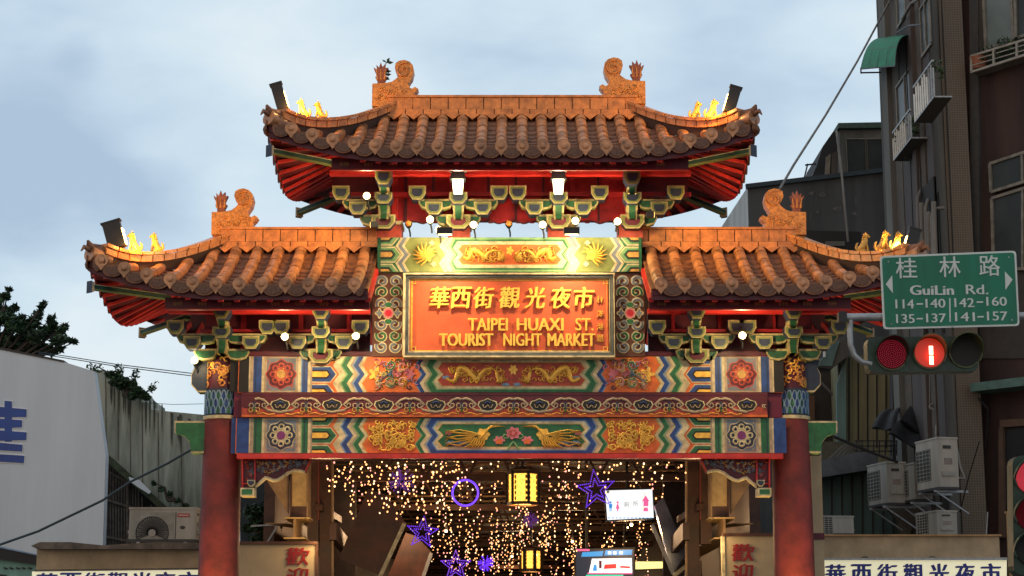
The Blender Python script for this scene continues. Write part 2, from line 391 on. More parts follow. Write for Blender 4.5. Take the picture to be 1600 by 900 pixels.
    # hip ridges, front and back, with curled tips
    for e in hips:
        xc, xr, sg = (rf.xc0, rf.xr0, 1) if e == 'L' else (rf.xc1, rf.xr1, -1)
        for fb in (-1, 1):
            b = MB(); n = 22; prev = None
            def hp(t, dz=0):
                x = xr+(xc-xr)*t; y = fb*2*t; base = rf.h(x, y)
                hh = .25+.03*math.sin(math.pi*t)+.05*max(0, (t-.7)/.3)**2
                return x, y, base, base+hh+dz
            T = [.93*i/n for i in range(n+1)]
            dx, dy = xc-xr, fb*2; dl = math.hypot(dx, dy); nx_, ny_ = -dy/dl, dx/dl
            for (lo, hi, wd, m_) in ((0, .45, .10, mortar), (.45, .80, .13, ridge), (.82, 1.0, .16, ridge)):
                seg = n if m_ is mortar else n//2
                for i in range(n):
                    if m_ is ridge: ga = .004 if i % 2 == 0 else 0; gb = .004 if i % 2 else 0
                    else: ga = gb = 0
                    ta, tb = T[i]+ga, T[i+1]-gb
                    A, B = hp(ta), hp(tb); vs = []
                    for X, Y, zb_, zt in (A, B):
                        za, zc = zb_+(zt-zb_)*lo-(.04 if lo == 0 else 0), zb_+(zt-zb_)*hi
                        for s_ in (-1, 1):
                            for zz in (za, zc): vs.append((X+nx_*wd*s_, Y+ny_*wd*s_, zz))
                    b.add(vs, [(0,1,5,4),(2,6,7,3),(1,3,7,5),(0,4,6,2),(0,2,3,1),(4,5,7,6)], m_)
            X, Y, zb_, zt = hp(.93); ux, uy = dx/dl, dy/dl
            b.tube([(X-ux*.1, Y-uy*.1, zt-.10), (X+ux*.10, Y+uy*.10, zt-.10), (X+ux*.2, Y+uy*.2, zt-.06), (X+ux*.24, Y+uy*.24, zt+.02)], [.10, .09, .06, .015], tiled, 8)
            b.tube([(X-ux*.15, Y-uy*.15, zt-.22), (X+ux*.2, Y+uy*.2, zt-.17)], [.12, .12], tile, 12)
            b.tube([(X+ux*.15, Y+uy*.15, zt-.13), (X+ux*.3, Y+uy*.3, zt-.09), (X+ux*.35, Y+uy*.35, zt-.16)], [.05,.035,.01], tiled, 6)
            b.ball((X+ux*.02+nx_*.14, Y+uy*.02+ny_*.14, zt-.30), (.12,.12,.11), tiled, 9, 6); b.ball((X+ux*.02-nx_*.14, Y+uy*.02-ny_*.14, zt-.30), (.12,.12,.11), tiled, 9, 6)
            b.build('hip_ridge', roof)
            # hip rafter under the corner: green and blue with cream edges
            b = MB(); 
            p0 = Vector((xr+(xc-xr)*.42, fb*2*.42, rf.zE+.06)); p1 = Vector((xc+(xr-xc)*.02, fb*1.96, rf.h(xc, fb*2)-.42))
            b.bar(p0, p1, .10, .06, M('dark_green_rafter', (.012,.05,.03), .6, .3)); b.bar(p0-Vector((0,0,.034)), p1-Vector((0,0,.034)), .115, .009, olive); b.bar(p0+Vector((0,0,.034)), p1+Vector((0,0,.034)), .115, .009, cream)
            d = (p1-p0).normalized(); q = p1+d*.02; b.obox(q, Vector((ux*.02, uy*.02, 0)), Vector((nx_*.065, ny_*.065, 0)), Vector((0,0,.075)), tan); b.obox(q+d*.022, Vector((ux*.004, uy*.004, 0)), Vector((nx_*.06, ny_*.06, 0)), Vector((0,0,.09)), navy)
            b.build('hip_rafter', roof)
    # fan of red rafters
    b = MB()
    def raf(xi, yi, xo, yo):
        zo = rf.h(xo, yo)-.19; zi = zo+.10 if abs(yo) < 1.7 and False else rf.h(xo*.5+xi*.5, yo*.5+yi*.5)-.17
        zi = rf.zE+.36+.1*(1-abs(yi)); b.bar((xi, yi, zi), (xo, yo, zo), .085, .04, redb)
    for e in hips:
        xc, xi = (rf.xc0, rf.xc0+1.15) if e == 'L' else (rf.xc1, rf.xc1-1.15); sg = 1 if e == 'L' else -1
        for i in range(12):
            t = i/11; raf(xi, -1.0+2.0*t, xc+.03*sg, -1.9+3.8*t)
        for i in range(5):
            t = (i+.5)/5
            for fb in (-1, 1): raf(xi+sg*t*.3, fb*1.0, xc+sg*(.1+t*1.2), fb*1.95)
    n = int((rf.xc1-rf.xc0)/.23)
    for i in range(n+1):
        x = rf.xc0+(rf.xc1-rf.xc0)*i/n
        if ('L' in hips and x < rf.xc0+1.35) or ('R' in hips and x > rf.xc1-1.35): continue
        for fb in (-1, 1): b.bar((x, fb*.2, rf.h(x, fb*.2)-.2), (x, fb*1.96, rf.h(x, fb*1.96)-.2), .075, .07, redb)
    b.build('rafters', roof)
    return roof

def X2(px, py, Y): return P(px, py, Y).x
# upper roof
zE = P(800, 233, -2).z; zR = P(800, 178, -.15).z
UP = Roof(-3.62, 3.60, -1.93, 1.93, zE, zR, .40, 1.9, 'LR')
roll_u = [(.155+.312*k)*s for k in range(11) for s in (-1, 1)]; roll_u = sorted(x-.005 for x in roll_u if abs(x) < 3.5)
roof_u = build_roof('upper_roof', UP, roll_u, 0, 'top roof tier with its ridge against the open sky')
# lower roofs: the inner ends butt against the sign tower
zE2 = P(800, 448, -2).z; zR2 = P(800, 385, -.15).z
xl = X2(140, 420, -2)
inn = X2(588, 420, -.4); innr = X2(1005, 420, -.4)
LL = Roof(xl, inn, X2(352, 380, 0), inn, zE2, zR2, .42, 2.0, 'L')
cE = X2(482, 448, -2); spl = .337
roll_l = sorted([cE+spl*k for k in range(-9, 4) if xl+.15 < cE+spl*k < inn-.0])
roof_l = build_roof('lower_roof', LL, roll_l, 0, 'lower roof tier left of the name board')
xrr = X2(1440, 420, -2)
LR = Roof(innr, xrr, innr, X2(1238, 380, 0), zE2, zR2, .42, 2.0, 'R')
cR = X2(1106, 448, -2); roll_r = sorted([cR+.345*k for k in range(-3, 10) if innr < cR+.345*k < xrr-.15])
roof_r = build_roof('lower_roof', LR, roll_r, 0, 'lower roof tier right of the name board')

# ridge ornaments (scroll-headed block with a small flaming crown)
OUT = [(582,169),(582.5,134),(604,133),(613,131),(620,126),(624.5,121),(620,116),(617.5,109),(619,102),(624,98.5),(632,97),(640,99.5),(645.5,105),(647.5,114),(645,124),(640.5,131),(638,135),(641,140),(644,142),(649,139),(654,142),(651,146),(647,150),(646.5,169)]
CRN = [(590,134),(590,127),(586.5,121),(590.5,123),(589.5,118),(586,112),(584,106.5),(589,110),(588.5,102.5),(592.5,107),(595.5,98.5),(598,106),(602.5,101),(602,108),(607,107),(603.5,114),(601.5,120),(605.5,121),(602,127),(602.5,134)]
def ornament(roof, dx, dy, mir, crown='red'):
    t = (lambda x: 1590-x) if mir else (lambda x: x)
    f = lambda q, Y=0: [(P(t(x+dx), y+dy, Y).x, P(t(x+dx), y+dy, Y).z) for x, y in q]
    b = MB(); q = f(OUT); b.prism(q if mir else q, -.12, .12, orn)
    c = f([(632, 114)])[0]; cx, cz = c
    # scroll groove and carved relief
    pts = [(cx+(.135-.11*i/20)*math.cos(1.2+i*.42), -.13, cz+(.135-.11*i/20)*math.sin(1.2+i*.42)) for i in range(21)]
    b.tube(pts, .016, ridge, 5)
    x0, z0 = f([(584,167)])[0]; x1, z1 = f([(644,137)])[0]
    rnd = random.Random(int(dx)+5)
    for k in range(15):
        a, e_ = x0+(x1-x0)*rnd.uniform(.1,.9), z0+(z1-z0)*rnd.uniform(.12,.85); rr = rnd.uniform(.03,.06); a0 = rnd.uniform(0,6); s_ = rnd.choice((-1,1))
        b.tube([(a+rr*(1-.7*i/9)*math.cos(a0+s_*i*.55), -.125, e_+rr*(1-.7*i/9)*math.sin(a0+s_*i*.55)) for i in range(10)], .011, orn, 5)
    o = b.build('ridge_ornament', roof)
    b = MB(); q = f(CRN); b.prism(q, -.05, .05, M('terracotta', (.30,.09,.05), .55, .3, 12, .4, 40) if crown == 'red' else orn)
    for sx in (595.5, 590, 601):
        p = f([(sx, 126), (sx+(sx-595.5)*.3, 110)]); b.tube([(p[0][0], -.05, p[0][1]), (p[1][0], -.055, p[1][1])], [.02, .008], orn, 5)
    b.build('flame_finial', roof)
ornament(roof_u, 0, 0, False); ornament(roof_u, 0, -4, True); ornament(roof_l, -250, 200, False); ornament(roof_r, -250, 200, True)

# a weed rooted in the left finial of the top roof
_t = thing('weed', tuple(P(597, 112, 0)), 'small weed sprouting from the left finial of the top roof', 'plant'); b = MB(); lf = M('weed_leaf', (.03,.07,.05), .6, .2); a = P(598, 106, 0); c = P(604, 97, 0)
b.tube([a, a.lerp(c, .5)+Vector((.01,0,0)), c], .008, lf, 5); b.build('stem', _t); b = MB()
for (x0, y0_), (x1, y1_) in (((604,98),(597,93)), ((604,98),(609,90)), ((604,98),(615,97.5)), ((601,112),(612,111)), ((601,117),(612,116)), ((602,120),(609,125))):
    p_, q_ = P(x0, y0_, 0), P(x1, y1_, 0); d_ = q_-p_; n_ = Vector((-d_.z, 0, d_.x)).normalized()*.022; b.add([p_, p_+d_*.5+n_+Vector((0,-.02,0)), q_, p_+d_*.5-n_+Vector((0,.02,0))], [(0,1,2,3)], lf)
b.build('leaf', _t)
# seated guardian figures on the hip ridges
figm = M('yellow_glazed_figure', (.62,.34,.06), .4, .25, 16, .4, 50, coat=.2)
def hip_top(rf, e, px):
    best = None
    for i in range(200):
        t = i/200; xc, xr = (rf.xc0, rf.xr0) if e == 'L' else (rf.xc1, rf.xr1); x, y = xr+(xc-xr)*t, -2*t
        z = rf.h(x, y)+.25+.03*math.sin(math.pi*t)+.05*max(0, (t-.7)/.3)**2; d = abs(P(px, 0, y).x-x)*1.0
        q = Vector((x, y, z)); v = q-CAM; c_, s_ = math.cos(PITCH), math.sin(PITCH); dep = v.y*c_+v.z*s_; sx_ = 800+FPX*v.x/dep
        if best is None or abs(sx_-px) < best[0]: best = (abs(sx_-px), q)
    return best[1]
def figure(roof, px, py, Y, h, face):
    rf_ = {roof_u.name: UP, roof_l.name: LL, roof_r.name: LR}[roof.name]; p = hip_top(rf_, 'L' if px < 800 else 'R', px)-Vector((0,0,.015)); s = h; b = MB(); i0 = 0
    b.box(-.28*s, .30*s, -.13*s, .13*s, 0, .05*s, figm)
    b.ball((.13*s, 0, .2*s), (.2*s, .13*s, .16*s), figm, 10, 7)                           # haunch
    b.tube([(.12*s,0,.22*s), (0,0,.42*s), (-.08*s,0,.6*s), (-.1*s,0,.72*s)], [.15*s,.15*s,.12*s,.08*s], figm, 9)
    b.ball((-.13*s, 0, .8*s), (.13*s, .11*s, .11*s), figm, 9, 7); b.ball((-.24*s, 0, .77*s), (.07*s,.07*s,.055*s), figm, 8, 5)
    for y in (-.07*s, .07*s):
        b.tube([(-.08*s,y,.5*s), (-.15*s,y,.28*s), (-.16*s,y,.06*s)], [.055*s,.045*s,.05*s], figm, 7); b.ball((-.19*s,y,.07*s), (.06*s,.04*s,.03*s), figm, 7, 4)
        b.tube([(-.1*s,y,.86*s), (-.07*s,y*1.3,.98*s)], [.04*s,.008*s], figm, 5)
        b.ball((.02*s,y*1.4,.1*s), (.13*s,.05*s,.06*s), figm, 8, 5)
    b.tube([(.28*s,0,.12*s), (.36*s,0,.25*s), (.33*s,0,.42*s), (.26*s,0,.5*s)], [.05*s,.06*s,.05*s,.015*s], figm, 7)
    for k in range(4): b.ball((-.02*s+.03*s*k, 0, (.86-.1*k)*s), (.05*s,.08*s,.05*s), figm, 7, 4)
    b.xf(Matrix.Translation(p)@Matrix.Diagonal((face, 1, 1, 1)))
    return b.build('guardian_figure', roof)
for roof, q, f_ in ((roof_u, [(473,184,-1.55,.33),(499,182,-1.28,.31)], 1), (roof_u, [(1113,182,-1.55,.34),(1088,183,-1.28,.31)], -1),
                    (roof_l, [(208,392,-1.5,.35),(243,394,-1.2,.33)], 1), (roof_r, [(1350,392,-1.25,.33),(1381,392,-1.5,.36),(1402,393,-1.66,.3)], -1)):
    for px, py, Y, h in q: figure(roof, px, py, Y, h, f_)

# ---------------------------------------------------------------- bracket sets
def dou(b, px, py0, py1, hw, Y, dep=.26, rim=None, face=None, ring=None):
    """a bracket cup: chamfered block, cream edges and a dark painted face"""
    a = P(px, py0, Y); c = P(px, py1, Y); s = (P(px+10, py0, Y).x-a.x)/10; w_ = hw*s; x = a.x; zt, zb = a.z, c.z; H = zt-zb
    def q(k): return [(x-w_*k, zt-H*(1-k)*.6), (x+w_*k, zt-H*(1-k)*.6), (x+w_*k, zt-H*.55), (x+w_*.55*k, zb+H*(1-k)*.6), (x-w_*.55*k, zb+H*(1-k)*.6), (x-w_*k, zt-H*.55)]
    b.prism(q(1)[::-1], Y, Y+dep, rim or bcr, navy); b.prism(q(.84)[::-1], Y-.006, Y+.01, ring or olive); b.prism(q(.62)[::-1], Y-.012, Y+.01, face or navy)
def gong(b, pxa, pxb, py0, py1, Y, flip=1, dep=.12):
    """a bracket arm: cream-edged, green inset, rounded under the ends"""
    A = P(pxa, py0, Y); B = P(pxb, py1, Y); x0, x1 = A.x, B.x; zt, zb = A.z, B.z; H = zt-zb; r = H*.8
    L_ = [(x0, zt), (x0, zt-H*.35), (x0+r*.35, zb+H*.15), (x0+r, zb)] if flip <= 1 and flip != -1 else [(x0, zt), (x0, zb)]
    R_ = [(x1-r, zb), (x1-r*.35, zb+H*.15), (x1, zt-H*.35), (x1, zt)] if flip >= 1 or flip == -1 else [(x1, zb), (x1, zt)]
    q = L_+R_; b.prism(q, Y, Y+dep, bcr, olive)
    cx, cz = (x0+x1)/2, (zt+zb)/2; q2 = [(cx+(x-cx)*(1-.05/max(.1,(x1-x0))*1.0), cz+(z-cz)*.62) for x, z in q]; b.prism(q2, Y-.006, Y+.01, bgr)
def tongue(b, px, py0, py1, hw, Y):
    """forward-curving nose between two cups"""
    A = P(px, py0, Y); C_ = P(px, py1, Y); s = (P(px+10, py0, Y).x-A.x)/10; w_ = hw*s
    n = 8; 
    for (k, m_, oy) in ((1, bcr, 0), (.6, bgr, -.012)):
        vs = []
        for i in range(n+1):
            t = i/n; z = A.z+(C_.z-A.z)*t; y = Y+.10*math.sin(t*math.pi*.9)*1.0+oy; ww = w_*k*(1-.2*t)
            vs += [(A.x-ww, y, z), (A.x+ww, y, z), (A.x+ww, y+.3, z), (A.x-ww, y+.3, z)]
        fs = []
        for i in range(n):
            a = 4*i
            for j in range(4): fs.append((a+j, a+4+j, a+4+(j+1) % 4, a+(j+1) % 4))
        b.add(vs, fs, m_)
        b.face([vs[-4], vs[-3], vs[-2], vs[-1]], m_)
def bracket_set(px, y0, left, right, base=True, top=True, dy=0, Yb=-.5, label=None, wide=62):
    """y0 = photograph height of the top cup; arms to the left and right carry two tiers of cups"""
    b = MB()
    Y = Yb
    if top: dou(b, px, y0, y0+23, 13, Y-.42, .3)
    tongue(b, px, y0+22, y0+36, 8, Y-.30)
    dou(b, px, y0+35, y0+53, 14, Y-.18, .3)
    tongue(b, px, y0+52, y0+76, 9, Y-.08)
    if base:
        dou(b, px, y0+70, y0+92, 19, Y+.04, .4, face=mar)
    o = b.build('bracket_set', gate)
    if label: tag(o, label)
    for sg, on in ((-1, left), (1, right)):
        if not on: continue
        a = MB(); x1, x2 = px+sg*8, px+sg*(wide-2)
        gong(a, min(x1, x2), max(x1, x2), y0+46, y0+62, Y+.02); x3 = px+sg*(wide-27)
        gong(a, min(x1, x3-sg*2), max(x1, x3-sg*2), y0+70, y0+88, Y+.1); a.build('bracket_arm', o)
        for x, ya, yb in ((px+sg*wide, y0+25, y0+47), (px+sg*(wide-26), y0+50, y0+70)):
            c = MB(); dou(c, x, ya, yb, 13.5, Y-.04, .26); c.build('bracket_cup', o)
    return o
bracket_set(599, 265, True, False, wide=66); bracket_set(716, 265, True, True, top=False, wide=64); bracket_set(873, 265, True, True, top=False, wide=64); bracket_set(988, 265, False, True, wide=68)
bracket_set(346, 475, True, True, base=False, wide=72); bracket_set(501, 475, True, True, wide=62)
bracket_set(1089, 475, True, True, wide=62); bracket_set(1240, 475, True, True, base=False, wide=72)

# red boards, purlins and posts behind the brackets
b = MB()
def wbox(b, px0, px1, py0, py1, Y, dep, m):
    a = P(px0, py0, Y); c = P(px1, py1, Y); b.box(a.x, c.x, Y, Y+dep, c.z, a.z, m)
n = 26; pts = []
xa, xb = 620, 978
for i in range(n*3+1):
    t = i/(n*3); pts.append((xa+(xb-xa)*t, 349-5*abs(math.sin(t*math.pi*9))))
q = [(xa, 262), (xb, 262)]+pts[::-1]; q = [(P(x, y, -.05).x, P(x, y, -.05).z) for x, y in q]; b.prism(q[::-1], -.05, .05, red)
for k in range(8): wbox(b, 632+k*43, 636+k*43, 268, 345, -.075, .025, mar)
wbox(b, 520, 1075, 259, 266, -.62, .12, mar)
wbox(b, 515, 1080, 266, 273, -.66, .14, redb); wbox(b, 515, 1080, 300, 306, -.3, .12, red)
wbox(b, 520, 1075, 272, 300, .02+.06, .08, mar)
for x0, x1 in ((575, 612), (984, 1021)): wbox(b, x0, x1, 300, 330, .14, .06, mar)
for x in (617, 700, 980, 895): wbox(b, x-4, x+4, 262, 346, -.14, .09, redb if x in (617, 980) else red)
b.build('upper_frieze', gate)
for a, c in ((589, 627), (700, 734), (856, 890), (966, 1004)):
    b = MB(); wbox(b, a, c, 348, 372, -.3, .5, brick); wbox(b, a-2, c+2, 345, 350, -.33, .56, cream); b.build('upper_post', gate)
for a in (600, 980): b = MB(); wbox(b, a, a+16, 262, 372, .2, .3, red); b.build('rear_post', gate)
# eave boards with faint gold marks, one under each roof
for rf, roof, pa, pb, y0 in ((UP, roof_u, 518, 1076, 247), (LL, roof_l, 258, 577, 465), (LR, roof_r, 1014, 1330, 465)):
    b = MB(); wbox(b, pa, pb, y0, y0+16, -1.62, .08, mar); 
    k = 0; x = pa+20
    while x < pb-8:
        c = P(x, y0+9, -1.63)
        for dx in (-.045, 0, .045): b.prism([(c.x+dx-.03, c.z), (c.x+dx, c.z+.04), (c.x+dx+.03, c.z), (c.x+dx, c.z-.04)][::-1], -1.628-.001*(dx == 0), -1.61, M('faded_gold_mark', (.22,.10,.04), .6, .4, 30))
        x += 38
    wbox(b, pa, pb, y0+16, y0+19, -1.60, .05, red); b.build('eave_board', roof)
for pa, pb in ((262, 578), (1012, 1330)):
    b = MB(); wbox(b, pa, pb, 482, 489, -.66, .14, redb); wbox(b, pa+60 if pa < 500 else pa, pb if pa < 500 else pb-60, 489, 549, .03, .06, mar)
    wbox(b, pa+50 if pa < 500 else pa, pb if pa < 500 else pb-50, 514, 519, -.25, .1, red)
    for x in ((380, 545, 470) if pa < 500 else (1052, 1210, 1125)): wbox(b, x-3, x+3, 489, 549, -.06, .09, red)
    wbox(b, 372 if pa < 500 else 1008, 583 if pa < 500 else 1222, 549, 556, -.35, .6, mar)
    b.build('lower_frieze', gate)

# ---------------------------------------------------------------- painted beams
def zigpts(x, y0, y1, amp=10, side=1): return [(x+side*amp*.8, y0), (x, y0+(y1-y0)*.25), (x+side*amp, (y0+y1)/2), (x, y0+(y1-y0)*.75), (x+side*amp*.8, y1)]
def bands(cv, y0, y1, lst, cx, l=0, amp=10):
    for (xa, xb, m) in lst:
        for sd in (1, -1):
            f = (lambda q: q) if sd == 1 else (lambda q: [(2*cx-x, y) for x, y in q])
            q = f(zigpts(xa, y0, y1, amp))+f(zigpts(xb, y0, y1, amp))[::-1]; cv.poly(q if sd == 1 else q[::-1], m, l)
def tongues(cv, y0, y1, xa, xe, c1, c2, cx, fill=gold):
    H = y1-y0
    for sd in (1, -1):
        t = (lambda x: x) if sd == 1 else (lambda x: 2*cx-x)
        def hx(x1, yc, hh, m, l):
            q = [(xa, yc-hh), (x1-hh*.8, yc-hh), (x1, yc), (x1-hh*.8, yc+hh), (xa, yc+hh)]
            q = [(t(x), min(max(y, y0+.3), y1-.3)) for x, y in q]; cv.poly(q if sd == 1 else q[::-1], m, l)
        for yc in (y0, (y0+y1)/2, y1):
            a = xe if yc == (y0+y1)/2 else xe-4
            hx(a, yc, H*.235, cream, 0); hx(a-2, yc, H*.20, c1, 1); hx(a-8, yc, H*.15, c2, 2); hx(a-10, yc, H*.12, dark, 3); hx(a-13, yc, H*.075, fill, 4)
def flower(cv, cx, cy, r, bgm, petal, line, core, lobes=8):
    cv.disc(cx, cy, r, r*.98, line, 2, lobes=lobes, amp=.07); cv.disc(cx, cy, r*.93, r*.91, bgm, 3, lobes=lobes, amp=.07)
    for k in range(lobes):
        a = 2*math.pi*k/lobes; x, y = cx+r*.62*math.cos(a), cy+r*.62*math.sin(a)
        cv.rib(curl(x, y, r*.24, a+2.2, .8, n=8, shrink=.6), r*.10, line, 4); cv.rib(curl(x, y, r*.24, a-2.2, -.8, n=8, shrink=.6), r*.10, line, 4)
        cv.disc(cx+r*.36*math.cos(a+.39), cy+r*.36*math.sin(a+.39), r*.15, r*.15, petal, 5, n=8)
    cv.disc(cx, cy, r*.33, r*.33, line, 6); cv.disc(cx, cy, r*.26, r*.26, core, 7)
def gold_scrolls(cv, x0, x1, y0, y1, m, n, seed, cx, wd=2.4):
    rnd = random.Random(seed)
    for i in range(n):
        x, y = rnd.uniform(x0+4, x1-4), rnd.uniform(y0+4, y1-4); r = rnd.uniform(3.5, 6.5); a0 = rnd.uniform(0, 6.28); s = rnd.choice((-1, 1))
        pts = curl(x, y, r, a0, s*rnd.uniform(.7, 1.1), n=11, shrink=.7); pts = [(min(max(px, x0+1), x1-1), min(max(py, y0+1.2), y1-1.2)) for px, py in pts]
        wv = [wd*(.4+.6*math.sin(math.pi*(k+1)/13)) for k in range(12)]
        cv.rib(pts, wv, m, 3, .02); cv.rib(pts, wv, m, 3, .02, mirror=cx)
def serpent(cv, x0, x1, yc, amp, m, cx, seed=1):
    """gold relief beast: sinuous scaled body with mane, claws and flames, mirrored about the centre"""
    rnd = random.Random(seed); n = 46; body = []
    for i in range(n+1):
        t = i/n; body.append((x0+(x1-x0)*t+3.5*math.sin(t*17), yc+amp*math.sin(t*13.5+.6)*(1-.25*t)))
    wv = [1.6+6.6*math.sin(math.pi*min(1, (i+3)/(n*.9)))**.8 if i < n*.85 else 5.5 for i in range(n+1)]
    for mr in (None, cx):
        cv.rib(body, wv, m, 4, .035, mirror=mr)
        for i in range(1, n):
            x, y = body[i]; a = rnd.uniform(-.5, .5)-math.pi/2*(1 if rnd.random() < .6 else -1); L_ = rnd.uniform(3.5, 7)
            cv.rib([(x, y), (x+L_*.6*math.cos(a), y+L_*.6*math.sin(a)), (x+L_*math.cos(a+.5), y+L_*math.sin(a+.5))], [1.8, 1.3, .4], m, 3, .02, mirror=mr)
        hx, hy = body[-1]
        if mr is not None: pass
        for k in range(9):
            a = -2.4+k*.55; cv.rib([(hx, hy), (hx+5*math.cos(a), hy+4.5*math.sin(a)), (hx+9*math.cos(a+.4), hy+7*math.sin(a+.4))], [2.6, 2, .5], m, 5, .03, mirror=mr)
        X = hx if mr is None else 2*mr-hx
        cv.disc(X, hy, 5, 4, m, 8, lobes=5, amp=.2)
        for lx in (.22, .5, .78):
            x, y = body[int(n*lx)]
            sg = 1 if y < yc else -1
            q = [(x, y), (x+3, y+sg*6), (x-1, y+sg*9)]; cv.rib(q, [2.6, 2, 1.4], m, 4, .03, mirror=mr)
            for d_ in (-1, 0, 1): cv.rib([q[-1], (q[-1][0]+d_*2.5-1, q[-1][1]+sg*2.6)], [1.2, .4], m, 5, .02, mirror=mr)

def beam_box(name, px0, px1, y0, y1, Y, dep, m, parent=None):
    b = MB(); wbox(b, px0, px1, y0, y1, Y, dep, m); return b
CX = 799
FY = -.36
def big_beam(name, y0, y1, px0, px1, c1, c2, lc1, lc2, panel1, panel1m, pan2, body, flc, label, endm):
    b = beam_box(name, px0, px1, y0, y1, FY, .6, orange)
    cv = Canvas(b, y0, y1, FY)
    t = lambda x: 2*CX-x
    for sd in (1, -1):
        f = (lambda x: x) if sd == 1 else t
        def rc(a, c, m_, l=0, ya=y0+.2, yb=y1-.2): cv.rect(min(f(a), f(c)), max(f(a), f(c)), ya, yb, m_, l)
        rc(px0+.5, 389, endm); rc(389, 391, cream); rc(391, 396, tan); rc(396, 409, c1 if c1 is blue else green); rc(409, 413, cream); rc(413, 466, tan); rc(466, 470, cream); rc(470, 472, lc1)
        rc(472, 481, c1); rc(481, 485, cream); rc(485, 488, tan)
        for xx in (399, 475): rc(xx, xx+1.2, navy, 1)
        # square with corner fretwork and a round flower
        rc(417, 462, greyb, 1, y0+3, y1-3)
        rnd = random.Random(5)
        for k in range(26):
            x, y = f(rnd.uniform(419, 460)), rnd.uniform(y0+5, y1-5); cv.rib(curl(x, y, 2.6, rnd.uniform(0, 6), .8, n=5), .8, tan if flc[3] else brick, 2, .004)
        flower(cv, f(439.5), (y0+y1)/2, 23, *flc[:3], flc[4])
    tongues(cv, y0, y1, 488, 527, c1, c1, CX)
    bands(cv, y0+.2, y1-.2, [(520,531,cream),(531,534,lc2),(534,542,c2),(542,547,cream),(547,550,tan),(550,552.5,lc1),(552.5,560,c1),(560,565,cream),(565,567,dgold),(567,648,panel1),
        (648,650,lc1 if c1 is blue else lc1),(650,656,c1),(656,662,cream),(662,664.5,tan),(664.5,667,lc2),(667,675,c2),(675,681,cream),(681,684,cream)], CX)
    # long centre panel with rim bands running along the top and bottom
    for (a, ins, m_) in ((667, 0, c2), (675, 4, lc2), (677, 5.5, cream), (683, 9, dgold), (684.5, 10, pan2)):
        q = zigpts(a, y0+ins, y1-ins, 9); q2 = [(2*CX-x, y) for x, y in q]; cv.poly(q+q2[::-1], m_, 1)
    return b, cv
# upper painted beam: blue outside, green inside, gold beasts on vermilion
b, cv = big_beam('painted_beam', 557, 613, 373, 1224, blue, green, lblue, lgreen, orange, None, brick, None, (mar, dgold, brick, False, dgold), None, dark)
for k_, m_ in enumerate((cream, pink, green, gold, lblue, cream, pink, gold)):
    gold_scrolls(cv, 582, 646, 559, 611, m_, 8, 40+k_, CX, 1.7)
serpent(cv, 698, 784, 585, 11, gold, 802, 3); cv.disc(802, 578, 6, 7, gold, 3, lobes=6, amp=.25); gold_scrolls(cv, 698, 795, 571, 600, gold, 34, 4, 802, 1.7)
for sd in (1, -1):
    f = (lambda x: x) if sd == 1 else (lambda x: 2*CX-x)
    for yy, s in ((571, 1), (599, -1)):
        cv.rib([(f(x), y) for x, y in curl(610, yy-1*s, 9, 2.5*s, -.9*s, n=14)], 4, cream, 3); cv.rib([(f(x), y) for x, y in curl(610, yy-1*s, 9, 2.5*s, -.9*s, n=14)], 2, green, 5)
        cv.rib([(f(x), y) for x, y in curl(629, yy+1*s, 8, .5*s, .9*s, n=14)], 4, cream, 3); cv.rib([(f(x), y) for x, y in curl(629, yy+1*s, 8, .5*s, .9*s, n=14)], 2, pink, 5)
        cv.rib([(f(x), y) for x, y in curl(592, yy-5*s, 4, 0, .9*s, n=8)], 2.2, pink, 3); cv.rib([(f(x), y) for x, y in curl(640, yy-6*s, 4, 3, .9*s, n=8)], 2, navy, 3)
        cv.rib([(f(x), y) for x, y in curl(650, yy+3*s, 6, 1, -.9*s, n=8)], 2, pink, 3)
    cv.disc(f(587), 585, 9, 9, gold, 4, lobes=5, amp=.35); cv.disc(f(600), 585, 4, 3, olive, 5, n=8); cv.disc(f(622), 585, 4, 5, pink, 5, lobes=4, amp=.3); cv.disc(f(641), 585, 6, 8, pink, 4, lobes=6, amp=.3)
    cv.disc(f(697), 590, 6, 2.6, lblue, 3, lobes=5, amp=.2); cv.disc(f(790), 601, 6, 2.4, lblue, 3, lobes=5, amp=.2)
tag(b.build('painted_beam', gate), 'upper painted beam with gold beasts on vermilion')
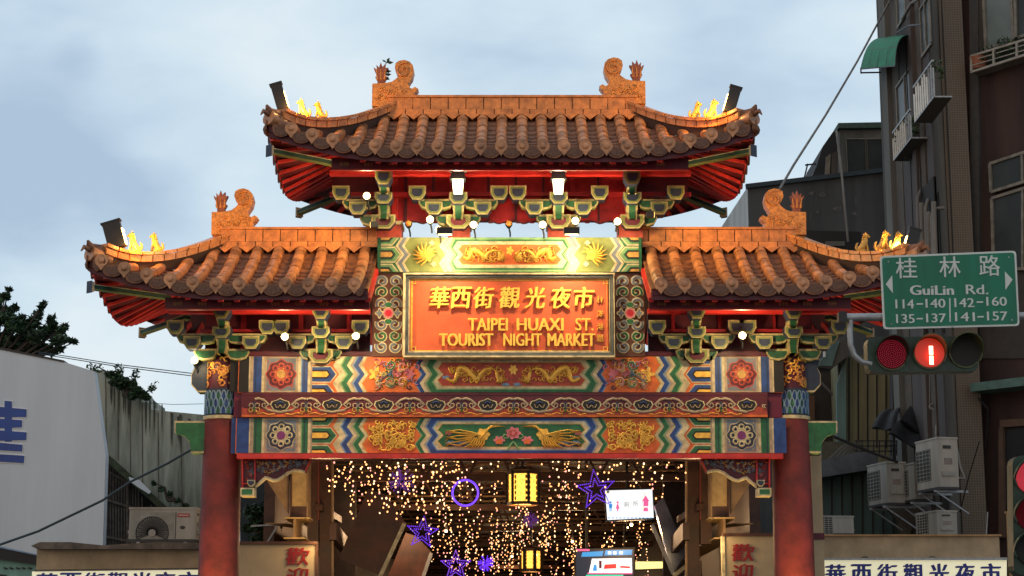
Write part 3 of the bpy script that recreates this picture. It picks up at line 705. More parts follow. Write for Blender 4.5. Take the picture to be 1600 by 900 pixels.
# lower painted beam: green outside, blue inside, gold birds on green
b, cv = big_beam('painted_beam', 653, 708, 369, 1223, green, blue, lgreen, lblue, orange, None, green, None, (navy, cream, cream, True, purp), None, blue)
gold_scrolls(cv, 576, 652, 656, 705, gold, 85, 11, CX, 3.0)
CB = 802
for mr in (None, CB):
    for k in range(9):   # tail streamers
        a = 672+k*3.2; cv.rib([(752-k*1.5, 680), (735, a*.6+680*.4), (716, a+2*math.sin(k*2)), (703, a-1+3*math.cos(k*2)), (696, a+1)], [2.6, 2.4, 2.2, 1.6, .5], gold, 4, .03, mirror=mr)
    for k in range(7):   # wings
        cv.rib([(752, 684), (760+k*1.2, 672-k*1.0), (772+k*3, 664+k*.5)], [3, 2.6, .6], gold, 5, .03, mirror=mr)
    for k in range(6): cv.rib([(757-k*3, 684), (756-k*4, 694), (750-k*5, 700)], [3.2, 3, 1], gold, 5, .03, mirror=mr)
    X = (lambda x: x) if mr is None else (lambda x: 2*CB-x)
    cv.disc(X(755), 679, 10, 9, gold, 7, lobes=6, amp=.12); cv.disc(X(780), 688, 8, 6, pink, 4, lobes=6, amp=.2); cv.disc(X(780), 690, 5, 4, orange, 6, lobes=5, amp=.2)
    for dx in (-14, -4, 6): cv.disc(X(718+dx), 695-abs(dx)*.15, 7, 4, lblue, 4, lobes=6, amp=.2); cv.disc(X(718+dx), 695, 4.5, 2.2, navy, 6, n=9)
    cv.disc(X(701), 677, 5, 3, pink, 5, lobes=5, amp=.2)
    cv.rib([(802, 690), (797, 697), (793, 703)], 3, lgreen, 3, mirror=mr); cv.rib(curl(790, 681, 6, 0, .8, n=8), 2, lgreen, 3, mirror=mr)
cv.disc(802, 677, 11, 9, pink, 6, lobes=7, amp=.15); cv.disc(802, 677, 6, 5, brick, 8, lobes=5, amp=.2); cv.disc(802, 677, 2.5, 2.5, pink, 9)
tag(b.build('painted_beam', gate), 'lower painted beam with gold birds on green')
# cloud scroll frieze between them
b = beam_box('x', 377, 1200, 617, 652, FY-.05, .6, mar); cv = Canvas(b, 617, 652, FY-.05)
q = []; 
for i in range(0, 165): x = 378+i*5; q.append((min(x, 1199), 636+4*math.cos((x-802)/81*2*math.pi)))
cv.poly(q+[(1199, 651.5), (378, 651.5)], brick, 0)
cv.rect(378, 1199, 648, 651.6, orange, 1); cv.rect(372+5, 1200, 613.5, 617.5, mar, 1)
k = -6
for k in range(-6, 6):
    cx = 762+81*k+0
    if not 380 < cx < 1198: continue
    for mr in (None, cx):   # cloud ribbons hugging the cap
        q1 = [(cx-40, 624), (cx-34, 622.5), (cx-26, 625), (cx-18, 632), (cx-24, 637), (cx-19, 641), (cx-10, 642.5), (cx, 644)]
        q1 = [(max(x, 379), y) for x, y in q1]
        if mr is not None and 2*cx-(cx-40) > 1199: continue
        cv.rib(q1, 3.6, tan, 3, .012, mirror=mr); cv.rib(q1, 1.2, pink if k % 2 else cream, 5, .006, mirror=mr)
        cv.rib([(max(379, x), y) for x, y in curl(cx-25, 633, 5, 1, .9, n=9)], 2, tan, 3, mirror=mr)
        cv.rib([(max(379, x), y) for x, y in ((cx-36, 647), (cx-26, 645), (cx-18, 648), (cx-8, 646.5))], 1.3, gold, 4, mirror=mr)
    cap = [(cx-14, 633), (cx-12, 628), (cx-5, 626), (cx, 623.5), (cx+5, 626), (cx+12, 628), (cx+14, 633), (cx+9, 640), (cx, 642), (cx-9, 640)]
    cv.poly([(cx+(x-cx)*1.14, 633+(y-633)*1.14) for x, y in cap], cream, 5); cv.poly(cap, dark, 6)
    cv.rib([(cx-8, 632), (cx-6, 637), (cx-3, 637), (cx, 633), (cx+3, 637), (cx+6, 637), (cx+8, 632)], 1.5, tan, 7); cv.rib([(cx-5, 630), (cx, 628), (cx+5, 630)], 1.8, blue, 7)
    tx = cx-40.5
    if tx > 386:
        for d_ in (-1, 1): cv.rib(curl(tx+d_*5, 634, 4.5, 1.6, .85*d_, n=10, shrink=.4), 2, tan, 6); cv.rib(curl(tx+d_*5, 641, 4, 4.6, .85*d_, n=10, shrink=.4), 1.8, dgold, 6)
        cv.disc(tx, 633, 3.2, 4, navy, 8); cv.rib([(tx, 636), (tx, 645)], 1.8, green, 8)
for d_ in (-5, 5): cv.rib(curl(1195+d_*.3, 634, 4, 1.6, .5, n=6), 2, tan, 6)
tag(b.build('scroll_frieze', gate), 'narrow frieze of cloud scrolls on maroon')
b = MB(); wbox(b, 370, 1224, 708.5, 716, FY-.14, .12, redb); b.build('bottom_rail', gate); b = MB(); wbox(b, 371, 1223, 708.8, 714.5, FY-.018, .6, M('matte_maroon_soffit', (.05,.008,.010), .9, .2, spec=.05)); b.build('soffit_board', gate)
M('rail_end', (.12,.008,.03), .5)
for x0, x1, y0_, y1_, m_ in ((366,378,612,652,MATS['rail_end']), (1200,1222,614,652,MATS['rail_end']), (362,369,653,708,blue), (360,373,557,612,dark)): b = MB(); wbox(b, x0, x1, y0_, y1_, FY+.06, .4, m_); b.build('beam_end', gate)

# ---------------------------------------------------------------- the sign tower
TY = FY-.08
b = beam_box('x', 590, 1003, 371, 425, TY, .5, green); cv = Canvas(b, 371, 425, TY)
y0, y1 = 371.3, 424.7
cv.rect(590.5, 595, y0, y1, green, 0); cv.rect(998, 1002.5, y0, y1, green, 0)
CT = 796.5
tongues(cv, y0, y1, 595, 627, lgreen, green, CT, dgold)
bands(cv, y0, y1, [(618,622,cream),(622,628,greyb),(628,632,cream),(632,686,olive),(686,690,cream),(690,696,greyb),(696,702,cream),(702,708,lgreen),(708,712,cream)], CT)
for a, ins, m_ in ((702, 0, lgreen), (705, 3, green), (708, 6, cream), (714, 10, cream), (716, 11, orange)):
    q = zigpts(a, y0+ins, y1-ins, 8); cv.poly(q+[(2*CT-x, y) for x, y in q][::-1], m_, 1)
serpent(cv, 724, 786, 398, 7, gold, CT, 9); cv.disc(CT, 392, 5, 6, gold, 3, lobes=5, amp=.3); gold_scrolls(cv, 722, 792, 384, 411, gold, 34, 21, CT, 1.8)
for mr in (None, CT):
    X = (lambda x: x) if mr is None else (lambda x: 2*CT-x)
    for k in range(11):
        a = 1.6+k*.42; cv.rib([(666, 400), (666+12*math.cos(a), 398+11*math.sin(a)*.9), (664+20*math.cos(a+.3), 398+20*math.sin(a+.3)*.95)], [4, 3.6, .8], gold, 4, .03, mirror=mr)
    cv.disc(X(668), 399, 9, 9, gold, 7, lobes=5, amp=.2); cv.disc(X(675), 380, 4, 3.4, cream, 5, lobes=4, amp=.2); cv.disc(X(678), 413, 4, 3.4, cream, 5, lobes=4, amp=.2)
tag(b.build('tower_header', gate), 'header panel over the name board with gold beasts')
# side panels with paired scrolls
for xa, xb in ((583, 630), (960, 1008)):
    b = beam_box('x', xa, xb, 425, 557, TY+.04, .4, M('panel_brown', (.10,.035,.022), .6)); cv = Canvas(b, 425, 557, TY+.04); cx = (xa+xb)/2+.5
    def cs(x, y, r, a0, tn, m_): 
        for mr in (None, cx):
            p = curl(x, y, r, a0, tn, n=16, shrink=.68, sy=1.0); cv.rib(p, 6.4, cream, 2, .006, mirror=mr); cv.rib(p, 3.6, m_, 4, .012, mirror=mr)
    for k, (yy, m_, up_) in enumerate(((440, greyb, 1), (457, green, 1), (475, greyb, 1), (507, greyb, -1), (525, green, -1), (542, greyb, -1))):
        if up_ == 1: cs(cx-10, yy, 9, 2.6, .95, m_)
        else: cs(cx-10, yy, 9, 3.6, -.95, m_)
    for dy in (-13, 13): cv.disc(cx, 490+dy, 7, 5.5, cream, 6, lobes=3, amp=.1); cv.disc(cx, 490+dy, 4.6, 3.6, green, 7)
    for dx in (-14, 14): cv.disc(cx+dx, 490, 6, 7, cream, 6, lobes=4, amp=.25); cv.disc(cx+dx, 490, 4, 5, greyb, 7, lobes=4, amp=.3)
    cv.disc(cx, 490, 9, 9, cream, 8, lobes=8, amp=.08); cv.disc(cx, 490, 7.6, 7.6, pink, 9, lobes=8, amp=.08); cv.disc(cx, 490, 4.5, 4.5, M('crimson', (.45,.01,.03), .5), 10)
    b.build('scroll_side_panel', gate)
# name board
PY = TY-.14
brd = M('name_board_red', (.58,.105,.035), .45, .16, 2.2, .12, 25)
b = MB(); wbox(b, 640, 951, 434, 551, PY+.06, .25, brd); board = tag(b.build('name_board', gate), 'orange-red board with raised gold Chinese and English lettering')
b = MB()
def frame(b, x0, x1, y0, y1, t, Y, dep, m):
    wbox(b, x0, x1, y0, y0+t, Y, dep, m); wbox(b, x0, x1, y1-t, y1, Y, dep, m); wbox(b, x0, x0+t, y0+t, y1-t, Y, dep, m); wbox(b, x1-t, x1, y0+t, y1-t, Y, dep, m)
frame(b, 630, 961, 426, 558, 2.4, PY-.05, .3, cream); frame(b, 632.4, 958.6, 428.4, 555.6, 5, PY-.01, .26, M('board_frame_grey', (.09,.10,.10), .5, .25, 8)); frame(b, 637.4, 953.6, 433.4, 550.6, 2, PY+.03, .1, cream)
b.build('board_frame', board)
b = MB(); g1 = PY+.052
frame(b, 642.5, 949, 437, 549, 1.6, g1, .012, gold)
for x in (644, 944):
    for y in (438, 543):
        frame(b, x-1.5, x+6, y-1.5, y+6, 1.2, g1-.006, .01, gold)
b.build('gold_border', board)
gl = M('gold_raised_letter', (.80,.50,.08), .35, .12, 20, metal=.1)
def wtext(b, s, x0, x1, y0, y1, Y, m, depth=.03, off=0.0, shear=0.0, bold=0.0):
    a, c = P(x0, y0, Y), P(x1, y1, Y); text_mesh(s, m, (a.x, c.x, c.z, a.z), Y, depth, b, off, shear, bold)
def ltext(name, parent, items, Y, m, depth=.03, off=.0, shear=0.0, bold=0.0):
    b = MB()
    for s, x0, x1, y0, y1 in items: wtext(b, s, x0, x1, y0, y1, Y, m, depth, off, shear, bold)
    return b.build(name, parent)
cn = [(c, x-15.5, x+15.5, 449, 482) for c, x in zip('華西街觀光夜市', (687.5, 721, 756, 796, 836, 876.5, 913))]
ltext('chinese_lettering', board, cn, PY+.03, gl, .035, 0, .12, .032)
ltext('english_lettering', board, [('TAIPEI', 732, 793, 497.5, 517), ('HUAXI', 808, 880, 497.5, 517), ('ST.', 899, 927, 497.5, 517),
      ('TOURIST', 687, 770, 521.5, 541), ('NIGHT', 787, 846, 521.5, 541), ('MARKET', 856, 929.5, 521.5, 541)], PY+.03, gl, .035, 0, 0, .012)
ltext('signature_lettering', board, [(c, 932, 943, y, y+11) for c, y in zip('林洋港題', (463, 485, 505, 523))], PY+.045, gold, .02, .0)

# tower core
b = MB(); wbox(b, 597, 995, 373, 556, TY+.3, .35, mar); b.build('tower_core', gate)

# ---------------------------------------------------------------- columns
def column(px, label):
    x = P(px, 780, 0).x; b = MB(); zt = P(px, 655, 0).z
    b.tube([(x,0,0), (x,0,.5), (x,0,2.5), (x,0,zt)], [.33,.325,.315,.29], colm, 32); c = b.build('column', gate); tag(c, label)
    b = MB(); zb, za = P(px, 557, 0).z, P(px, 614, 0).z
    b.tube([(x,0,zt-.02), (x,0,zt+.03)], [.31,.31], cream, 28)
    b.tube([(x,0,zt+.02), (x,0,za)], [.275,.275], navy, 28)
    for row in range(3):
        for k in range(22):
            a = 2*math.pi*(k+.5*(row % 2))/22; z = zt+.06+row*(za-zt-.06)/3; q = []
            for t in range(8):
                tt = math.pi*t/7; q.append((a+.13*math.cos(tt), z+.10*math.sin(tt)*1.2))
            b.tube([(x+.285*math.cos(p), .285*math.sin(p), zz) for p, zz in q], .012, lblue, 4)
            b.add([(x+.28*math.cos(p), .28*math.sin(p), zz) for p, zz in q], [list(range(8))], blue if k % 2 else green)
    b.build('scale_band', c)
    b = MB(); b.tube([(x,0,za), (x,0,zb)], [.268,.268], mar, 28); rnd = random.Random(px)
    b.tube([(x,0,za-.02), (x,0,za+.04)], [.285,.285], navy, 28)
    for k in range(70):
        a = rnd.uniform(math.pi, 2*math.pi+.4)-.2; z = rnd.uniform(za+.08, zb-.06); rr = rnd.uniform(.03, .07); a0 = rnd.uniform(0, 6); s_ = rnd.choice((-1,1))
        pts = [(a+(rr*(1-.6*i/9)*math.cos(a0+s_*i*.5))/.27, z+rr*(1-.6*i/9)*math.sin(a0+s_*i*.5)) for i in range(10)]
        b.tube([(x+.275*math.cos(p), .275*math.sin(p), zz) for p, zz in pts], .014, orn if k % 3 else gold, 5)
    b.build('gilded_band', c)
    return x, c
xL, colL = column(345, 'left red column'); xR, colR = column(1238, 'right red column')
# stub beam ends outside the columns
for px, sg, c in ((318, -1, colL), (1263, 1, colR)):
    x = P(px, 600, 0).x
    b = MB(); f = lambda q, Y: [(P(a, y, Y).x, P(a, y, Y).z) for a, y in q]
    t = (lambda a: a) if sg == -1 else (lambda a: 1581-a)
    q = [(326,560),(299,560),(304,575),(299,585),(299,602),(309,613),(326,613)]; q = f([(t(a), y) for a, y in q], -.1)
    b.prism(q, -.12, .14, cream, olive); cx = sum(p[0] for p in q)/7; cz = sum(p[1] for p in q)/7; b.prism([(cx+(a-cx)*.86, cz+(z-cz)*.88) for a, z in q], -.13, .13, navy); b.build('beam_nose', c)
    b = MB(); q = [(325,658),(273,658),(273,676),(288,681),(297,692),(299,708),(325,708)]; q = f([(t(a), y) for a, y in q], -.1)
    b.prism(q, -.12, .14, cream, lgreen); cx = sum(p[0] for p in q)/7; cz = sum(p[1] for p in q)/7; b.prism([(cx+(a-cx)*.9, cz+(z-cz)*.88) for a, z in q], -.13, .13, green); b.build('wing_bracket', c)
# carved corner brackets under the beam
for mir in (False, True):
    t = (lambda a: 1581-a) if mir else (lambda a: a)
    f = lambda q, Y=FY+.1: [(P(t(a), y, Y).x, P(t(a), y, Y).z) for a, y in q]
    low = [(476.5,738),(468,735.5),(460,735),(450,739),(441,746),(434,750),(427,751),(420,748),(415,746),(409,752),(403,757),(399,760)]
    b = MB(); q = f([(379,716),(488,716)]+low+[(398,762),(379,762)]); b.prism(q, FY+.1, FY+.28, mar)
    o = tag(b.build('corner_bracket', gate))
    b = MB(); Yn = FY+.08
    def tb(q, r, m_, Y=Yn): p = f(q, Y); b.tube([(a, Y, z) for a, z in p], r, m_, 6)
    tb(low, .028, cream); tb([(379,716),(379,764)], .016, redb); tb([(398.5,716),(398.5,760)], .016, redb); tb([(487,716),(477,738)], .024, brick); tb([(379,756),(399,756)], .012, redb)
    b.build('edge_moulding', o)
    b = MB(); rnd = random.Random(31)
    for k in range(64):
        x = rnd.uniform(402, 480); ym = 716+min(1, (486-x)/75+.25)*24; y = rnd.uniform(719, ym); rr = rnd.uniform(1.6, 3.6); a0 = rnd.uniform(0, 6)
        b.tube([(a, Yn+.012, z) for a, z in f(curl(x, y, rr, a0, rnd.choice((-.8,.8)), n=6), Yn)], .010, greyb if k % 4 else dgold, 4)
    for k in range(16):
        b.tube([(a, Yn+.012, z) for a, z in f(curl(rnd.uniform(383, 395), rnd.uniform(720, 752), 2.6, rnd.uniform(0,6), .8, n=6), Yn)], .010, greyb if k % 2 else brick, 4)
    b.build('carved_foliage', o)
    b = MB(); 
    q = f([(377,763),(398,763),(398,776),(377,776)]); b.prism(q, FY, FY+.3, cream); q = f([(379.5,765.5),(395.5,765.5),(395.5,773.5),(379.5,773.5)]); b.prism(q, FY-.008, FY+.1, green)
    q = f([(388,751),(400,751),(400,757),(396,761),(391,761),(388,757)]); b.prism(q, FY-.02, FY+.25, cream); q = f([(389.5,752.5),(398.5,752.5),(398.5,756.5),(395,759.5),(392,759.5),(389.5,756.5)]); b.prism(q, FY-.03, FY+.2, navy)
    b.build('bracket_foot', o)
# ---------------------------------------------------------------- lamps on the gate
warm = (1, .74, .38)
bulbm = M('lit_bulb', (1,.85,.6), .3, 0, emit=2.6, ecol=(1,.76,.36), sample=False)
def bulb_lamp(px, py, Y, energy, label, lit=True, r=.055):
    p = P(px, py, Y); t = thing('floodlight', tuple(p), label, 'floodlight', 'small floodlights fixed to the gate')
    b = MB(); b.ball(p, (r*1.05, r*1.05, r*1.05), bulbm if lit else orn, 12, 8); b.build('bulb', t)
    if False: b = MB(); b.add([p+Vector((math.cos(2*math.pi*k/16)*rr, yy, math.sin(2*math.pi*k/16)*rr)) for rr, yy in ((.035,.045),(.095,.0),(.10,.005),(.04,.06)) for k in range(16)], [(j*16+k, j*16+(k+1) % 16, (j+1)*16+(k+1) % 16, (j+1)*16+k) for j in range(3) for k in range(16)], M('lamp_reflector', (.6,.45,.22), .5, .1), True); b.build('reflector', t)
    b = MB(); b.tube([p+Vector((0,.05,0)), p+Vector((0,.12,-.03))], [.06,.035], black, 10); b.tube([p+Vector((0,.12,-.03)), p+Vector((.02,.16,-.12)), p+Vector((.02,.22,-.16))], .014, black, 5); b.build('socket', t)
    if lit and energy: lamp('lamp_light', 'POINT', p+Vector((0,-.10,-.02)), energy, warm, t, size=.05)
    return t
bulb_lamp(573, 306, -.95, 22, 'lit bulb under the top roof, farthest left of its row, beside the outer bracket')
bulb_lamp(672, 343, -.75, 26, 'glaring bulb above the header panel, just left of the left wall lantern')
bulb_lamp(686, 359, -.8, 10, 'small lit bulb tucked low beside the black floodlight box, left')
bulb_lamp(740, 351, -.75, 26, 'glaring bulb above the header panel, just right of the left wall lantern')
bulb_lamp(848, 351, -.75, 26, 'glaring bulb above the header panel, just left of the right wall lantern')
bulb_lamp(899, 345, -.75, 24, 'glaring bulb above the header panel, just right of the right wall lantern')
bulb_lamp(965, 346, -.75, 30, 'glaring bulb at the right end of the header panel, by the corner post')
bulb_lamp(445, 526, -1.0, 55, 'lit bulb between the brackets under the left lower roof, beneath paired cups')
bulb_lamp(556, 525, -1.0, 55, 'lit bulb under the left lower roof, next to the name board tower')
bulb_lamp(1160, 524, -1.0, 60, 'lit bulb between the brackets under the right lower roof')
bulb_lamp(304, 563, -.35, 12, 'lit bulb beside the top of the left column, against the sky')
for px, lb in ((638, 'unlit brass ball lamp at the left end above the header panel'), (795, 'unlit brass ball lamp at the middle above the header panel')):
    bulb_lamp(px, 349 if px < 1000 else 330, -.4, 0, lb, False, .045)
def flood_box(px, py, Y, lb, e):
    p = P(px, py, Y); t = thing('box_floodlight', tuple(p), lb, 'floodlight', 'black floodlight boxes above the header panel'); b = MB()
    b.box(p.x-.12, p.x+.12, p.y-.05, p.y+.06, p.z-.05, p.z+.05, black, .012)
    for k in range(7): b.box(p.x-.11+k*.034, p.x-.10+k*.034, p.y+.06, p.y+.09, p.z-.045, p.z+.045, black)
    b.box(p.x-.125, p.x+.125, p.y-.06, p.y-.045, p.z+.045, p.z+.056, MATS['dull_gold_paint']); b.build('housing', t)
    b = MB(); b.box(p.x-.1, p.x+.1, p.y-.04, p.y+.045, p.z-.058, p.z-.05, bulbm); b.build('lens', t)
    lamp('lamp_light', 'SPOT', p+Vector((0,-.12,-.09)), e, warm, t, p+Vector((0,.75,-2.1)), .08, 125, 1)
    lamp('near_light', 'POINT', p+Vector((.05,.46,-.20)), 16, warm, t, size=.05)
flood_box(695, 361, -1.2, 'black floodlight box above the header panel under the left wall lantern', 190)
flood_box(893, 361, -1.2, 'black floodlight box above the header panel under the right wall lantern', 190)
def wash(px, py, sg, lb):
    p = P(px, py, -.62); t = thing('roof_wash_light', tuple(p), lb, 'floodlight', 'amber wash lights over the lower roofs'); b = MB(); b.box(p.x-.06, p.x+.06, p.y-.05, p.y+.05, p.z-.04, p.z+.05, black, .01); b.bar(p, p+Vector((0,.4,.12)), .02, .02, black); b.build('housing', t)
    b = MB(); b.box(p.x+sg*.061-.003, p.x+sg*.061+.003, p.y-.04, p.y+.04, p.z-.03, p.z+.04, M('wash_lens', (1,.6,.2), .3, 0, emit=6, ecol=(1,.55,.15))); b.build('lens', t)
    lamp('lamp_light', 'SPOT', p+Vector((sg*.10,-.75,.1)), 110, (1,.55,.16), t, p+Vector((sg*2.2, .3, -.55)), .08, 125, 1)
wash(585, 352, -1, 'small black wash light left of the top tier, aimed at the left lower roof'); wash(1016, 336, 1, 'small black wash light right of the top tier, aimed at the right lower roof')
lantm = M('lit_lantern_glass', (1,.92,.7), .3, 0, emit=4, ecol=(1,.88,.55))
for px, lb in ((715.5, 'white-lit wall lantern with black cap on the left middle bracket of the top tier'), (872.5, 'white-lit wall lantern with black cap on the right middle bracket of the top tier')):
    p = P(px, 292, -.95); t = thing('wall_lantern', tuple(p), lb, 'lantern', 'wall lanterns under the top roof'); b = MB()
    vs = [];
    for z, w_ in ((.10, .085), (-.10, .065)): vs += [(p.x-w_, p.y-w_, p.z+z), (p.x+w_, p.y-w_, p.z+z), (p.x+w_, p.y+w_, p.z+z), (p.x-w_, p.y+w_, p.z+z)]
    b.add(vs, [(4,7,6,5), (0,1,2,3), (0,4,5,1), (1,5,6,2), (2,6,7,3), (3,7,4,0)], lantm); b.build('glass', t)
    b = MB(); b.add([(p.x-.12,p.y-.12,p.z+.10),(p.x+.12,p.y-.12,p.z+.10),(p.x+.12,p.y+.12,p.z+.10),(p.x-.12,p.y+.12,p.z+.10),(p.x-.09,p.y-.09,p.z+.26),(p.x+.09,p.y-.09,p.z+.26),(p.x+.09,p.y+.09,p.z+.26),(p.x-.09,p.y+.09,p.z+.26)], [(0,3,2,1),(4,5,6,7),(0,1,5,4),(1,2,6,5),(2,3,7,6),(3,0,4,7)], black)
    b.box(p.x-.13, p.x+.13, p.y-.13, p.y+.13, p.z+.26, p.z+.28, steel); b.bar(p+Vector((0,.08,.2)), p+Vector((0,.5,.2)), .03, .03, black); b.build('cap', t)
    lamp('lamp_light', 'POINT', p+Vector((0,-.16,0)), 12, (1,.85,.6), t, size=.08)
# amber floodlights on the roof corners, throwing light back over the figures
ambm = M('amber_lens', (1,.6,.15), .3, 0, emit=25, ecol=(1,.55,.12))
def corner_flood(px, py, Y, sg, lb, e=120, vis=True, wd=.085):
    p = P(px, py, Y); t = thing('roof_floodlight', tuple(p), lb, 'floodlight', 'amber floodlights on the roof corners'); b = MB()
    a = R(17*sg if vis else 0); ux = Vector((math.cos(a)*wd, 0, -math.sin(a)*-wd)); uz = Vector((math.sin(a)*-.2, 0, math.cos(a)*.2)); uy = Vector((0, .07, 0))
    b.obox(p, ux, uy, uz, black); b.obox(p+uz*1.05, ux*1.15, uy*1.1, uz*.06, black)
    b.bar(p-uz*1.0, p-uz*1.0+Vector((0,0,-.16)), .03, .05, black); b.bar(p-uz+Vector((-.09*sg,0,0)), p-uz+Vector((.1*sg,0,0)), .02, .02, black); b.build('housing', t)
    b = MB(); b.obox(p+ux*1.06*sg-uz*.25, ux*.05, uy*.75, uz*.6, ambm); b.build('lens', t)
    lamp('lamp_light', 'SPOT', p+Vector(((wd+.09)*sg, -.12, -.06)), e, (1,.50,.11), t, p+Vector((.8*sg, .75, -.24)), .05, 120, .8)
    lamp('spill_light', 'POINT', p+Vector(((wd+.10)*sg, -.16, -.16)), e*.05, (1,.5,.12), t, size=.05)
corner_flood(437, 152, -1.72, 1, 'black amber floodlight box tilted on the left corner of the top roof')
corner_flood(1144, 157, -1.72, -1, 'black amber floodlight box standing on the right corner of the top roof')
corner_flood(179, 368, -1.68, 1, 'black amber floodlight box on the left corner of the left lower roof', 130, True, .13)
corner_flood(1424, 379, -1.68, -1, 'black amber floodlight box on the right lower roof beside flame-bright figures', 170)
# warm lamps at the feet of the columns
for x, lb in ((xL, 'floodlight bracketed to the lower left red column, shining up'), (xR, 'floodlight bracketed to the lower right red column, shining up')):
    t = thing('ground_floodlight', (x, -.8, 1.5), lb, 'floodlight'); b = MB()
    b.box(x-.15, x+.15, -.9, -.7, 1.5, 1.64, black, .02); b.bar((x,-.75,1.55), (x,-.25,1.55), .04, .04, black); b.build('housing', t)
    b = MB(); b.box(x-.12, x+.12, -.87, -.73, 1.641, 1.65, ambm); b.build('lens', t)
    lamp('lamp_light', 'SPOT', (x, -.8, 1.7), 300, (1,.60,.18), t, (x, -.3, 2.7), .1, 100, 1)

# ---------------------------------------------------------------- traffic signal and street sign, on a mast arm nearer the camera
SY = -8.5
def pf(q, Y): return [(P(a, y, Y).x, P(a, y, Y).z) for a, y in q]
t = thing('signal_mast', (P(1680, 500, SY).x, SY, 0), 'grey pipe mast arm reaching in from the right edge, carrying street sign and signal', 'pole'); b = MB()
xm_ = t['_o'][0]; za = P(1500, 496, SY).z
b.tube([(xm_,SY,0),(xm_,SY,za+.3)], [.12,.09], steel, 14); b.build('pole', t)
b = MB(); x1 = P(1312, 496, SY).x; b.tube([(x1, SY, za), (xm_, SY, za+.02)], .045, steel, 12); b.box(x1-.02, x1+.07, SY-.06, SY+.06, za-.06, za+.06, black, .01); b.build('arm', t)
b = MB(); q = [P(x, y, SY) for x, y in ((1329,497),(1328,520),(1329,538),(1335,555),(1346,565),(1362,569))]; b.tube(q, .032, steel, 10); b.build('signal_bracket', t)
sgreen = M('sign_green', (.0,.135,.075), .4, .2, 3, streak=True); sw = M('reflective_white', (.52,.56,.54), .4, .05)
t = thing('street_name_sign', tuple(P(1484, 454, SY-.1)), 'green street name sign reading GuiLin Rd. with white house numbers and arrows', 'street sign')
def rq(x0,y0,x1,y1,x2,y2,x3,y3,r,Y):
    """rounded quad"""
    c = [(x0,y0),(x1,y1),(x2,y2),(x3,y3)]; q = []
    for i in range(4):
        a, p_, n_ = Vector(c[i]), Vector(c[i-1]), Vector(c[(i+1) % 4]); u, v = (p_-a).normalized()*r, (n_-a).normalized()*r
        for k in range(4): s = k/3; q.append(tuple(a+u*(1-s)**2+v*s**2))
    return pf(q, Y)
b = MB(); b.prism(rq(1380,515,1592.5,509.5,1587,392,1374.5,400.5,6,SY-.1), SY-.115, SY-.1, sw); b.build('border', t)
b = MB(); b.prism(rq(1383,512,1589.5,506.5,1584,395,1377.5,403.5,5,SY-.1), SY-.119, SY-.113, sgreen); b.box(P(1400,480,SY).x, P(1560,480,SY).x, SY-.1, SY-.05, za-.03, za+.03, steel); b.build('panel', t)
b = MB(); YT = SY-.120
i0 = 0
tl = lambda x, y: (x, y)
def st(s, x0, x1, y0, y1, off=0.0):
    wtext(b, s, x0, x1, y0, y1, YT, sw, .004, 0, 0, off)
for c, x, y in zip('桂林路', (1416, 1484, 1546), (419, 417, 415)): st(c, x-17, x+17, y-16, y+16, .008)
for s, x0, x1, y0, y1 in (('GuiLin', 1422, 1490, 446, 461), ('Rd.', 1509, 1544, 445, 460), ('114', 1399, 1428, 468, 482), ('140', 1446, 1477, 467, 481), ('142', 1491, 1522, 466, 480), ('160', 1541, 1573, 464, 478),
        ('135', 1400, 1429, 491, 505), ('137', 1447, 1478, 490, 504), ('141', 1492, 1523, 488, 502), ('157', 1542, 1574, 487, 501)): st(s, x0, x1, y0, y1, .012)
for x, y in ((1437, 475), (1437, 498), (1531, 472), (1532, 495)): b.prism(pf([(x-5,y+1.2),(x+5,y+1),(x+5,y-1.2),(x-5,y-1)], YT), YT-.003, YT, sw)
b.prism(pf([(1483.5,503),(1485.5,503),(1485,466),(1483,466)], YT), YT-.003, YT, sw)
b.prism(pf([(1384,444),(1395,458),(1394,430)], YT), YT-.003, YT, sw); b.prism(pf([(1571,453),(1582,437),(1570,424)], YT), YT-.003, YT, sw)
b.build('white_lettering', t); b = MB()
for x, y in ((1388,409),(1576,402),(1393,506),(1581,500),(1484,398),(1488,510)): c = P(x, y, YT); b.tube([c, c+Vector((0,-.006,0))], .009, steel, 8)
b.build('bolts', t)
t = thing('traffic_signal', tuple(P(1442, 552, SY)), 'green-black three-lens traffic signal under the street sign, middle lens showing a red 1', 'traffic light')
sgm = M('signal_green_black', (.012,.035,.022), .45, .3, 8); b = MB()
q = rq(1356,582,1528,580,1526,526,1354,527,10,SY); b.prism(q, SY-.02, SY+.2, sgm); b.build('housing', t)
vis = M('visor_olive', (.05,.07,.025), .5, .3, 8); vin = M('visor_inside', (.008,.008,.008), .7, .2)
redl = M('dark_red_lens', (.035,.003,.006), .6, .2, 60, emit=.03, ecol=(1,.02,.05), spec=.08); dot = M('red_led', (.12,.01,.015), .5, 0, emit=.42, ecol=(1,.06,.12), sample=False)
onm = M('lit_red_lens', (.3,.03,.02), .3, 0, emit=.22, ecol=(1,.05,.01)); onw = M('lit_countdown_digit', (1,.5,.3), .3, 0, emit=6, ecol=(1,.42,.25))
